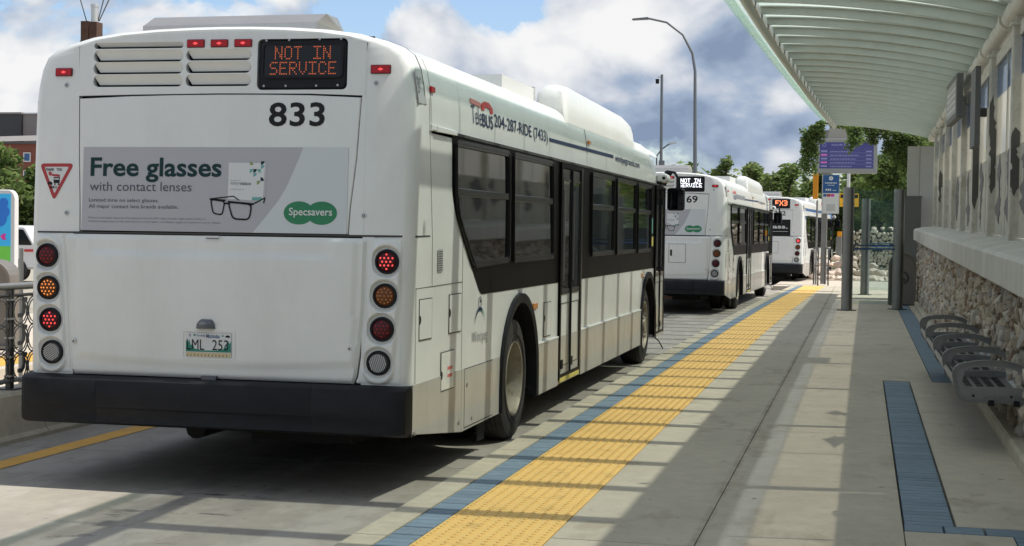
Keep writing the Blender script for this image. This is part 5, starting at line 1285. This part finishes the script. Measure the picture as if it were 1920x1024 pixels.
ss = empty('bus_stop_sign', 'blue and white bus stop sign with timetable beside the departure board post', 'sign', (-0.98, 47.8, 2.3))
g_ = lambda u, v, h: (u+0.98, -h, v-2.3)
b = MB(); b.box(-0.26, 0.26, 0.005, 0.03, 0.03, 1.22, M_alum); b.build('backing', ss)
b = MB(); b.slab([(-1.215, 2.96), (-0.735, 2.96), (-0.735, 3.51), (-1.215, 3.51)], g_, 0, 0.006, M_sblue); b.slab(circle(-0.975, 3.41, 0.065, 16), g_, 0.006, 0.008, M_swhite); b.slab([(-1.0, 3.38), (-0.975, 3.45), (-0.95, 3.38), (-0.975, 3.41)], g_, 0.008, 0.010, M_sblue)
[b.slab([(x_, z_), (x_+w_, z_), (x_+w_, z_+h_), (x_, z_+h_)], g_, 0.006, 0.008, M_swhite) for x_, w_, z_, h_ in [(-1.15+k_*0.045, 0.032, 3.25, 0.035) for k_ in range(8)]+[(-1.08+k_*0.045, 0.032, 3.19, 0.02) for k_ in range(5)]+[(-1.13, 0.04, 3.03, 0.06), (-1.07, 0.04, 3.03, 0.06), (-1.01, 0.04, 3.03, 0.06), (-0.92, 0.10, 3.03, 0.02)]]; b.build('blue_panel', ss)
b = MB(); b.slab([(-1.215, 2.34), (-0.735, 2.34), (-0.735, 2.955), (-1.215, 2.955)], g_, 0, 0.006, M_swhite)
b.slab([(-1.20, 2.85), (-1.10, 2.85), (-1.10, 2.93), (-1.20, 2.93)], g_, 0.006, 0.008, M_sblue); b.slab([(-1.09, 2.85), (-0.98, 2.85), (-0.98, 2.93), (-1.09, 2.93)], g_, 0.006, 0.008, M_sred); b.slab([(-0.97, 2.85), (-0.87, 2.85), (-0.87, 2.93), (-0.97, 2.93)], g_, 0.006, 0.008, M_ppk)
for k in range(7): b.slab([(-1.10, 2.42+k*0.03), (-0.84, 2.42+k*0.03), (-0.84, 2.43+k*0.03), (-1.10, 2.43+k*0.03)], g_, 0.006, 0.0075, M_adfine)
b.build('timetable_panel', ss)
b = MB(); b.tube([(-1.40, 48.6, 0.0), (-1.40, 48.6, 2.75)], 0.03, M_post); b.slab([(-1.57, 2.79), (-1.41, 2.79), (-1.41, 3.58), (-1.57, 3.58)], lambda u, v, h: (u+0.03, 48.6-h, v), 0, 0.05, M_sorg, 0.01); o = b.build('warning_sign'); tag(o, 'narrow orange upright sign left of the departure board post', 'sign')
b = MB(); b.tube([(-0.52, 55, 0), (-0.52, 55, 4.4)], 0.06, M_alum, 10); b.box(-0.62, -0.42, 54.9, 55.0, 3.1, 3.35, M_rail); o = b.build('metal_pole'); tag(o, 'pale metal pole rising behind the departure board', 'pole')
def sign_plate(name, label, x, y, z0, z1, w, mt, txt=None, tm=None):
    S = empty(name, label, 'sign', (x, y, 0)); b = MB(); b.tube([(0, 0.05, 0), (0, 0.05, z1)], 0.03, M_post); b.build('post', S)
    b = MB(); fq = lambda u, v, h: (u, -h, v); b.slab([(-w/2, z0), (w/2, z0), (w/2, z1), (-w/2, z1)], fq, 0, 0.02, mt); b.build('plate', S)
    if txt: b = MB(); txt(b, fq); b.build('marking', S)
def mk1(b, fq):
    b.slab([(-0.33, 3.10), (-0.20, 3.10), (-0.20, 3.24), (-0.33, 3.24)], fq, 0.02, 0.022, M_num); b.slab([(0.20, 3.10), (0.33, 3.10), (0.33, 3.24), (0.20, 3.24)], fq, 0.02, 0.022, M_num)
    for k in range(4): b.slab([(-0.25+k*0.13, 2.86), (-0.18+k*0.13, 2.86), (-0.18+k*0.13, 2.9), (-0.25+k*0.13, 2.9)], fq, 0.02, 0.022, M_num)
sign_plate('road_sign', 'yellow rectangular road sign with black marks beyond the grey post', -0.53, 60, 2.77, 3.28, 0.72, M_syel, mk1)
def mk2(b, fq): b.slab(circle(0.03, 2.80, 0.15, 20), fq, 0.02, 0.024, M_lred); b.slab([(-0.06, 2.785), (0.12, 2.785), (0.12, 2.82), (-0.06, 2.82)], fq, 0.024, 0.026, M_swhite)
sign_plate('no_entry_sign', 'white square sign with a red disc beyond the last bus', -1.68, 58, 2.60, 2.95, 0.36, M_swhite, mk2)
for lab, x0, x1, y0 in (('dark tubular guard rail around the left of the departure board post', -1.43, -1.27, 46.3), ('dark tubular guard rail to the right of the departure board post', -1.10, -0.98, 46.6)):
    b = MB(); z1 = 1.28; b.tube([(x0, y0+1.1, 0.17), (x0, y0+1.1, z1-0.08), (x0, y0+1.05, z1), (x1, y0+0.05, z1), (x1, y0, z1-0.08), (x1, y0, 0.17)], 0.022, M_rail); b.tube([(x0, y0+1.1, 0.75), (x1, y0, 0.75)], 0.018, M_rail); o = b.build('guard_rail'); tag(o, lab, 'rail', 'guard rails at the platform end')
b = MB(); b.slab(rr(-0.11, 0.11, -0.08, 0.08, 0.03), lambda u, v, h: (u-0.86, v+58, h), 0.0, 1.62, M_post); b.slab(rr(-0.085, 0.085, -0.06, 0.06, 0.02), lambda u, v, h: (u-0.84, v+58, h), 1.62, 1.82, M_sorg); o = b.build('marker_post'); tag(o, 'short grey post with an orange cap in front of the boulders', 'post')
for x, y, h_, lab in ((-1.95, 75, 2.6, 'thin grey pole on the far path nearest the last bus'), (-1.2, 78, 2.8, 'thin pale pole on the far path left of the marker post')):
    b = MB(); b.tube([(x, y, 0), (x, y, h_)], 0.05, M_alum); o = b.build('metal_pole'); tag(o, lab, 'pole')

# ------------------------------------------------------------------ boulders, gabions, far ground
bl = [rock_mesh('boulder', M_boulder, 200+i, n=26) for i in range(8)]
rb_ = random.Random(21)
def boulder(x, y, z, s):
    o = bpy.data.objects.new('boulder', bl[rb_.randrange(8)]); C.objects.link(o); o.location = (x, y, z); o.scale = (s*rb_.uniform(0.9, 1.4), s, s*rb_.uniform(0.6, 0.85)); o.rotation_euler = (rb_.uniform(-.4, .4), rb_.uniform(-.4, .4), rb_.uniform(0, 6.28))
    tag(o, 'pale pinkish boulder in the sunlit heap beyond the platform end', 'boulder', 'boulders heaped beyond the platform end')
for row, (y, z, n) in enumerate(((53.6, 0.18, 12), (54.4, 0.42, 12), (55.2, 0.66, 11), (56.0, 0.88, 9))):
    for k in range(n):
        x = -1.55+k*(2.9/n)+rb_.uniform(-.08, .08)
        if z > 0.6 and x > 0.55: continue
        if z > 0.8 and x > 0.1: continue
        boulder(x, y+rb_.uniform(-.2, .2), z+rb_.uniform(-.06, .06), rb_.uniform(0.30, 0.46))
gw = empty('gabion_wall', 'far grey caged-stone wall behind the boulder heap', 'wall', (0.5, 60, 0))
b = MB(); b.box(-0.88, 6.0, 0.15, 1.2, 0, 1.86, M_dark); b.build('core', gw)
gm = [rock_mesh('gabion_stone', M_stones[k % 2 * 3], 300+k) for k in range(6)]
b = MB(); rg = random.Random(8)
z = 0.1
while z < 1.9:
    x = -0.9-rg.uniform(0, 0.15)
    while x < 1.6:
        me = gm[rg.randrange(6)]; s = rg.uniform(0.17, 0.24)
        Mx = Matrix.Translation((x, 0.1, z+rg.uniform(-.05, .05))) @ Matrix.Rotation(rg.uniform(0, 3), 4, 'Y') @ Matrix.Diagonal((s, 0.2, s*0.9, 1)); b.add([Mx @ v.co for v in me.vertices], [tuple(p.vertices) for p in me.polygons], me.materials[0]); x += s*0.7
    z += 0.12
stuff(b.build('caged_stones', gw))
for k in range(6): boulder(0.1+k*0.32, 60.6, 1.95, 0.24)
b = MB(); b.box(-2.6, 14, 46.5, 53.2, -0.1, 0.13, M_path); struct(b.build('forecourt'))
b = MB(); b.box(-2.2, 20, 53.2, 110, -0.1, 0.16, M_path); struct(b.build('path'))
b = MB(); b.grid([[(-1.9, 66, 0.165), (3, 66, 0.30)], [(-1.9, 110, 0.165), (3, 110, 1.2)]], M_grass, False); struct(b.build('grass_bank'))

# ------------------------------------------------------------------ trees
def leaf_cloud(rnd, blobs, n, size, mats, wts=(0.3, 0.38, 0.2, 0.12)):
    groups = [MB() for _ in mats]; mb = MB()
    tot = sum(b[3]**2 for b in blobs)
    for (cx, cy, cz, r, fz) in blobs:
        for _ in range(int(n*r*r/tot)):
            v = Vector((rnd.gauss(0, 1), rnd.gauss(0, 1), rnd.gauss(0, 1))).normalized()*r*(rnd.uniform(0.15, 1.0)**0.45)*rnd.uniform(0.85, 1.12)
            p = Vector((cx+v.x, cy+v.y, cz+v.z*fz)); s = size*rnd.uniform(0.6, 1.35)
            a = Vector((rnd.gauss(0, 1), rnd.gauss(0, 1), rnd.gauss(0, 0.5))).normalized(); q = a.cross(Vector((rnd.gauss(0, 1), rnd.gauss(0, 1), rnd.gauss(0, 1)))).normalized()
            mt = rnd.choices(mats, wts)[0]
            mb.add([p-a*s, p+q*s*0.45, p+a*s, p-q*s*0.45], [(0, 1, 2, 3)], mt)
    return mb
def leaf_mesh(mb, name):
    me = bpy.data.meshes.new(name); me.from_pydata(mb.v, [], mb.f); me.update()
    for mt in mb.mats: me.materials.append(mt)
    me.polygons.foreach_set('material_index', mb.m); return me
def tree(name, label, x, y, h, w, seed, n=5200, size=0.16, tall=False, wts=(0.3, 0.38, 0.2, 0.12), grp='trees beyond the station', low=0.28, z0=0):
    rnd = random.Random(seed); T = empty(name, label, 'tree', (x, y, z0), 0, grp)
    b = MB(); top = h*0.72; tips = []
    b.tube([(0, 0, -0.2), (0.03*h*rnd.uniform(-1, 1), 0, h*0.25), (0.04*h*rnd.uniform(-1, 1), 0.02*h, top)], [0.035*h, 0.024*h, 0.008*h], M_bark, 8)
    nb = 11 if not tall else 14; blobs = []
    for k in range(nb):
        a = rnd.uniform(0, 6.28); t = k/(nb-1); zz = h*(low+0.08+(0.92-low-0.08)*t)
        prof = math.sin(PI*min(max((t*0.85+0.15), 0), 1))**0.7
        rad = w/2*prof*rnd.uniform(0.45, 0.8); px, py = rad*math.cos(a), rad*math.sin(a)
        br = w*0.5*rnd.uniform(0.30, 0.50)*(0.65+0.5*prof) * (0.62 if tall else 1)
        if t > 0.93: px, py = px*0.3, py*0.3
        blobs.append((px, py, zz, br, rnd.uniform(0.7, 1.0) if not tall else rnd.uniform(1.0, 1.5)))
        b.tube([(0, 0, zz*0.62), (px*0.5, py*0.5, zz*0.82), (px, py, zz)], [0.012*h, 0.008*h, 0.003*h], M_bark, 5)
    b.build('trunk', T)
    mb = leaf_cloud(rnd, blobs, n, size, M_leafs, wts)
    o = bpy.data.objects.new('crown', leaf_mesh(mb, 'crown')); C.objects.link(o); o.parent = T; 
    return T
# behind the buses
tl = [(-8.6, 78, 5.4, 3.2, 'spindly tree top just right of the lamp post', True), (-6.6, 76, 5.6, 3.2, 'thin upright tree between the lamp post and the middle bus', True), (-5.2, 74, 5.1, 3.4, 'leafy tree above the roof of the middle bus', False),
      (-3.4, 73, 5.0, 3.4, 'bushy tree above the gap between middle and last bus', False), (-2.0, 77, 5.0, 3.2, 'rounded tree above the last bus', False), (-0.4, 74, 4.9, 3.2, 'bushy tree behind the departure board post', False),
      (1.6, 78, 5.6, 3.8, 'dense tree behind the yellow road sign', False), (3.4, 70, 7.0, 4.6, 'big dark tree behind the glass screens', False)]
for k, (x, y, h, w, lab, tall) in enumerate(tl):
    tree('tree', lab, x, y, h, w, 60+k, 6800 if not tall else 3600, 0.125, tall, (0.18, 0.38, 0.26, 0.18), low=0.12)
tree('tree', 'tall dark tree filling the gap left of the beige end column', 2.1, 67, 7.2, 3.9, 91, 12000, 0.12, False, (0.55, 0.3, 0.1, 0.05), low=0.22)
tree('tree', 'sunlit yellow-green tree just right of the departure board', 0.75, 71, 5.4, 2.5, 92, 5200, 0.11, False, (0.1, 0.3, 0.45, 0.15), low=0.4)
b_ = [(-30+4.2*k, 118+6*math.sin(k*2.1), 0) for k in range(0)]
rnd = random.Random(77)
blobs = [(x, 112+rnd.uniform(-5, 5), 3.0+rnd.uniform(-.6, .9), 3.2+rnd.uniform(-.4, .9), 0.9) for x in [-22+2.4*k for k in range(17)]]
mb = leaf_cloud(rnd, blobs, 18000, 0.30, M_leafs, (0.3, 0.4, 0.2, 0.1)); o = bpy.data.objects.new('far_wood', leaf_mesh(mb, 'far_wood')); C.objects.link(o); stuff(o); tag(o, 'low green belt of trees along the horizon beyond the buses', 'trees')
# left side
for k, (x, y, h, w, lab) in enumerate(((-52, 84, 6.4, 9, 'broad green tree behind the blue and green poster at the left edge'), (-47.6, 86, 7.0, 7, 'green tree whose top meets the brick building beside the nearest bus'), (-43, 82, 6.8, 8, 'green tree hidden mostly behind the nearest bus'))):
    tree('tree', lab, x, y, h, w, 120+k, 9000, 0.26, False, (0.35, 0.4, 0.18, 0.07), grp='trees on the left', low=0.05)
# vines hanging from the canopy end
vn = empty('climbing_vine', 'leafy vine hanging over the far end of the canopy and the departure board', 'vine', (0, 42, 4.3))
rv_ = random.Random(31); b = MB()
path = [(-1.45, 42.0, 4.35), (-1.1, 42.0, 4.68), (-0.6, 42.0, 4.62), (0.0, 42.0, 4.55), (0.6, 42.0, 4.45), (1.2, 42.0, 4.30), (1.6, 42.0, 4.10)]
b.tube([(x, y-42, z-4.3) for x, y, z in path], 0.03, M_bark, 6)
vb = []
for (x, y, z, n_, L_) in [(-1.52, 42, 4.3, 3, 1.3), (-1.36, 42, 4.5, 3, 1.15), (-1.2, 42, 4.6, 2, 0.5), (-0.35, 41.6, 4.6, 2, 0.7), (-0.15, 41.6, 4.55, 2, 0.55), (0.1, 42, 4.5, 2, 0.35), (0.3, 42, 4.5, 2, 0.45), (0.55, 42, 4.45, 2, 0.7), (0.8, 42, 4.4, 3, 0.9), (1.05, 42, 4.3, 3, 1.1), (1.3, 42, 4.25, 3, 0.9), (1.5, 42, 4.1, 2, 0.7), (-1.6, 42, 4.45, 1, 0.2)]:
    for q in range(n_):
        L2 = L_*rv_.uniform(0.6, 1.05); dx = rv_.uniform(-.10, .10); k = 0.0
        b.tube([(x, y-42, z-4.3), (x+dx, y-42, z-4.3-L2)], 0.006, M_bark, 4)
        while k < L2: vb.append((x+dx*k/L2, y-42+rv_.uniform(-.1, .1), z-4.3-k, 0.13+rv_.uniform(-.03, .04), 1.0)); k += 0.11
for k in range(40): 
    i = rv_.randrange(6); t = rv_.random(); vb.append((path[i][0]*(1-t)+path[i+1][0]*t, rv_.uniform(-.15, .15), path[i][2]*(1-t)+path[i+1][2]*t-4.3+0.02, 0.14, 0.9))
b.build('stem', vn); mb = leaf_cloud(rv_, vb, 11000, 0.05, M_leafs, (0.45, 0.33, 0.12, 0.1)); o = bpy.data.objects.new('foliage', leaf_mesh(mb, 'foliage')); C.objects.link(o); o.parent = vn

# ------------------------------------------------------------------ lamp posts
lp = empty('street_lamp', 'tall grey street lamp with a long curved arm above the middle bus', 'street lamp', (-6.62, 62, 0))
b = MB(); b.tube([(0, 0, 0), (-0.03, 0, 4.0), (-0.10, 0, 8.2), (-0.22, 0, 8.92), (-0.62, 0, 9.68), (-1.28, 0, 10.18), (-2.05, 0, 10.36)], [0.11, 0.085, 0.06, 0.055, 0.05, 0.045, 0.04], M_lampg, 12); b.build('pole', lp)
b = MB(); b.slab(roundpoly([(-2.70, 10.29), (-2.66, 10.35), (-2.02, 10.40), (-2.02, 10.31)], 0.03, 3), lambda u, v, h: (u, h, v), -0.12, 0.12, M_lampg, 0.01); b.build('lamp_head', lp)
cp = empty('camera_pole', 'slim grey pole with a small camera at its top left of the curved street lamp', 'camera pole', (-8.0, 62, 0))
b = MB(); b.tube([(0, 0, 0), (-0.06, 0, 8.08)], [0.075, 0.055], M_lampg, 10); b.tube([(-0.06, 0, 7.98), (-0.24, 0, 7.98)], 0.015, M_lampg); b.box(-0.12, 0.10, -0.1, 0.1, 4.2, 4.6, M_lampg); b.build('pole', cp)
b = MB(); b.lathe([(-0.16, 0.0), (-0.14, 0.07), (0.04, 0.08), (0.05, 0.0)], M_num, (-0.24, 0, 7.86), 'z', 10); b.build('camera', cp)
fl = empty('street_lamp', 'small distant street lamp with a short arm right of the camera pole', 'street lamp', (-15.9, 120, 0))
b = MB(); b.tube([(0, 0, 0), (0, 0, 7.7), (0.35, 0, 8.2), (0.9, 0, 8.6), (1.1, 0, 8.66)], 0.06, M_lampg, 8); b.slab([(0.95, 8.60), (1.6, 8.70), (1.6, 8.76), (0.95, 8.74)], lambda u, v, h: (u, h, v), -0.12, 0.12, M_alum); b.build('pole', fl)
# rusty mast
ms = empty('mast', 'rust-brown square mast carrying a grey pipe and stay wires above the nearest bus', 'mast', (-18.3, 34, 0))
b = MB(); b.box(-0.21, -0.01, -0.15, 0.15, 0, 6.58, M_rust); b.box(0.0, 0.20, -0.13, 0.17, 0, 6.56, M_rust); b.build('column', ms)
b = MB(); b.tube([(0.08, 0, 6.4), (0.08, 0, 6.95)], 0.09, M_alum, 12); b.tube([(0.08, 0, 6.93), (0.08, 0, 7.0)], 0.10, M_alum, 12); b.build('pipe', ms)
b = MB()
for p, q in (((-0.14, 0, 6.6), (-0.75, 0.2, 8.2)), ((0.17, 0, 6.6), (0.5, 0.2, 8.2)), ((0.14, 0.1, 6.6), (0.9, 0.5, 8.6))): b.tube([p, q], 0.014, M_rail, 5)
b.build('stay_wire', ms)

# ------------------------------------------------------------------ left side: parapet, fence, far platform, poster, van, buildings
pp = empty('parapet', 'low sloping concrete parapet along the left edge of the road', 'parapet', (-6.35, 9, 0))
y = -4.0
while y < 60:
    b = MB(); rows = [[(u+0.35-0.35, q, v) for u, v in ((0.10, -0.05), (0.09, 0.03), (0.06, 0.06), (-0.02, 0.34), (-0.05, 0.365), (-0.34, 0.365), (-0.34, -0.05))] for q in (y-9+0.006, y-9+3.0-0.006)]
    b.grid(rows, M_curb, False, True); b.add(rows[0], [tuple(range(7))], M_curb); b.add(rows[1], [tuple(range(6, -1, -1))], M_curb); b.build('parapet_block', pp); y += 3.0
fe = empty('ornamental_fence', 'grey steel fence with looping circle pattern on top of the parapet', 'fence', (-6.52, 9, 0.365))
pan = MB(); fq = lambda u, v, h: (h, u, v)
PL = 1.50
for k in range(3):
    for j in range(int(PL/0.23)+1):
        cz = 0.17+k*0.22; cu = 0.10+j*0.22
        if cu > PL-0.05: continue
        pan.ring(circle(cu, cz, 0.125, 14), circle(cu, cz, 0.117, 14), fq, -0.004, 0.004, M_fence); pan.ring(circle(cu, cz, 0.098, 14), circle(cu, cz, 0.092, 14), fq, -0.004, 0.004, M_fence)
hooks = MB()
for k in range(1):
    for j in range(1):
        cz = 0.0; cu = 0.0
        hooks.slab(roundpoly([(cu, cz), (cu+0.06, cz), (cu+0.10, cz+0.04), (cu+0.10, cz+0.13), (cu+0.13, cz+0.13), (cu+0.13, cz+0.16), (cu+0.07, cz+0.16), (cu+0.07, cz+0.06), (cu+0.05, cz+0.035), (cu, cz+0.035)], 0.012, 2), fq, -0.006, 0.006, M_fence)
pan_me = pan.mesh('ring_lattice'); hook_me = hooks.mesh('hook_ornament')
pst = MB(); pst.box(-0.02, 0.02, -0.03, -0.008, 0, 0.80, M_fence); pst.box(-0.02, 0.02, 0.008, 0.03, 0, 0.80, M_fence); pst.box(-0.07, 0.07, -0.06, 0.06, 0, 0.012, M_fence)
for k in range(5): pst.box(-0.03, 0.03, -0.034, 0.034, 0.1+k*0.15, 0.115+k*0.15, M_fencel)
pst_me = pst.mesh('post')
for k in range(14):
    y0 = 1.84-1.6*4+1.6*k
    if -1.5 < y0 < 4:
        for a_ in range(3):
            for c_ in range(6):
                o = bpy.data.objects.new('hook_ornament', hook_me); C.objects.link(o); o.parent = fe; o.location = (0, y0+0.12+c_*0.24, 0.12+a_*0.22)
    for me, nm, yy_ in ((pst_me, 'post', y0), (pan_me, 'ring_lattice', y0+0.05)):
        o = bpy.data.objects.new(nm, me); C.objects.link(o); o.parent = fe; o.location = (0, yy_, 0)
b = MB(); b.tube([(0, -5.5, 0.81), (0, 18, 0.81)], 0.030, M_fencel, 10); b.tube([(0, -5.5, 0.07), (0, 18, 0.07)], 0.020, M_fencel, 8); b.tube([(0, -5.5, 0.74), (0, 18, 0.74)], 0.014, M_fence, 8); b.build('rail', fe)
b = MB(); b.tube([(-7.35, 12.4, 0), (-7.35, 12.4, 1.45)], 0.02, M_fencel); o = b.build('slim_post'); tag(o, 'slim steel post behind the ornamental fence next to the nearest bus', 'post')
b = MB(); b.box(-8.9, -6.70, -8, 90, -0.2, 0.02, M_path); struct(b.build('far_lane'))
b = MB(); b.box(-14.0, -8.9, -8, 90, -0.2, 0.12, M_path); struct(b.build('far_platform'))
b = MB(); b.box(-9.7, -9.1, -8, 90, 0.1215, 0.126, M_yline); struct(b.build('far_platform_stripe'))
po = empty('poster_stand', 'bright blue and green poster in a white frame at the left edge', 'poster', (-12.6, 20, 0.12), R(8))
fp = lambda u, v, h: (u, -h, v)
b = MB(); b.slab(roundpoly([(-0.75, 0), (-0.75, 2.04), (0.54, 2.04), (0.60, 1.95), (0.60, 0)], [0, 0.05, 0.05, 0.05, 0], 3), fp, -0.12, 0.0, M_alum, 0.01, M_van); b.build('frame', po)
b = MB(); b.slab([(-0.70, 0.85), (0.535, 0.85), (0.535, 1.98), (-0.70, 1.98)], fp, 0.001, 0.004, M_pbl); b.slab([(-0.70, 0.2), (0.535, 0.2), (0.535, 1.22), (-0.70, 1.22)], fp, 0.004, 0.006, M_pgr)
rq = random.Random(2)
for cx, cz, r_ in ((0.28, 1.80, 0.12), (0.42, 1.72, 0.10), (0.36, 1.62, 0.12), (0.20, 1.68, 0.12), (0.43, 1.85, 0.07), (0.0, 1.75, 0.13)): b.slab(circle(cx, cz, r_, 14), fp, 0.005+rq.random()*0.001, 0.0075+rq.random()*0.001, M_pbd)
b.slab([(0.38, 1.36), (0.42, 1.40), (0.47, 1.40), (0.45, 1.36), (0.47, 1.31), (0.42, 1.31)], fp, 0.0065, 0.008, M_ppk); b.build('poster_face', po)
va = empty('van', 'white delivery van parked behind the fence at the left edge', 'van', (-24.2, 40, 0), R(0))
vf = lambda u, v, h: (u, -h, v)
b = MB(); body = roundpoly([(-3.2, 0.35), (-3.2, 1.55), (0.30, 1.62), (0.62, 1.60), (0.98, 1.0), (1.55, 0.85), (1.62, 0.35)], [0.05, 0.1, 0.1, 0.08, 0.06, 0.1, 0.05], 3)
b.slab(body, vf, -1.8, 0.0, M_van, 0.05); b.build('body', va)
b = MB(); b.slab(roundpoly([(0.02, 1.05), (0.06, 1.50), (0.55, 1.50), (0.84, 1.05)], 0.04, 3), vf, 0.001, 0.01, M_pane); b.build('cab_window', va)
b = MB(); b.slab(rr(-2.6, -0.3, 0.55, 0.75, 0.03), vf, 0.001, 0.006, M_lred); b.slab([(0.6, 0.86), (0.9, 0.86), (0.9, 0.93), (0.6, 0.93)], vf, 0.001, 0.03, M_lred); b.build('side_stripe', va)
for x in (-2.3, 0.35):
    b = MB(); b.lathe([(-0.02, 0.0), (-0.03, 0.18), (-0.02, 0.33), (0.2, 0.33)], M_tyre, (x, 0.0, 0.33), 'y', 24); b.build('wheel', va)
bd = empty('commercial_building', 'dark clad block with a pale block corner behind the left trees', 'building', (-112, 180, 0))
b = MB(); b.box(-20, 5.2, 0, 25, 0, 15.85, M_wallk); b.build('dark_wall', bd)
b = MB(); b.box(5.25, 22, 0.3, 25, 0, 15.85, M_walll); b.build('pale_wall', bd)
b = MB(); b.box(-20.3, 5.3, -0.15, 25, 15.86, 16.1, M_walll); b.box(5.35, 22, 0.1, 25, 15.87, 16.05, M_alum); b.build('roof_edge', bd)
b = MB(); b.tube([(7.4, 1, 16), (7.4, 1, 17.6)], 0.12, M_rail, 6); b.box(7.1, 7.7, 0.8, 1.2, 17.3, 17.6, M_rail); b.build('roof_vent', bd)
br = empty('brick_building', 'red brick building with small tilted-framed windows behind the left trees', 'building', (-108.2, 172, 0))
b = MB(); b.box(0, 26, 0, 7, 0, 11.7, M_wallr); b.build('wall', br)
b = MB(); b.grid([[(-0.3, -0.3, 11.75), (26, -0.3, 12.3)], [(0.2, 4, 12.7), (26, 4, 13.4)]], M_walll, False); b.box(-0.3, 26, -0.3, 0.0, 11.55, 11.78, M_rail); b.build('roof', br)
for cz in (9.9, 7.7, 5.5):
    for cx in (1.65, 7.0, 12.0, 17.0):
        f = MB(); f.ring([(cx-0.5, cz-0.58), (cx+0.5, cz-0.58), (cx+0.5, cz+0.58), (cx-0.5, cz+0.58)], [(cx-0.38, cz-0.46), (cx+0.38, cz-0.46), (cx+0.38, cz+0.46), (cx-0.38, cz+0.46)], lambda u, v, h: (u, -h, v), 0, 0.1, M_swht); wo2 = f.build('window', br)
        f = MB(); f.slab([(cx-0.38, cz-0.46), (cx+0.38, cz-0.46), (cx+0.38, cz+0.46), (cx-0.38, cz+0.46)], lambda u, v, h: (u, -h, v), 0.0, 0.03, M_plblue); f.build('pane', wo2)
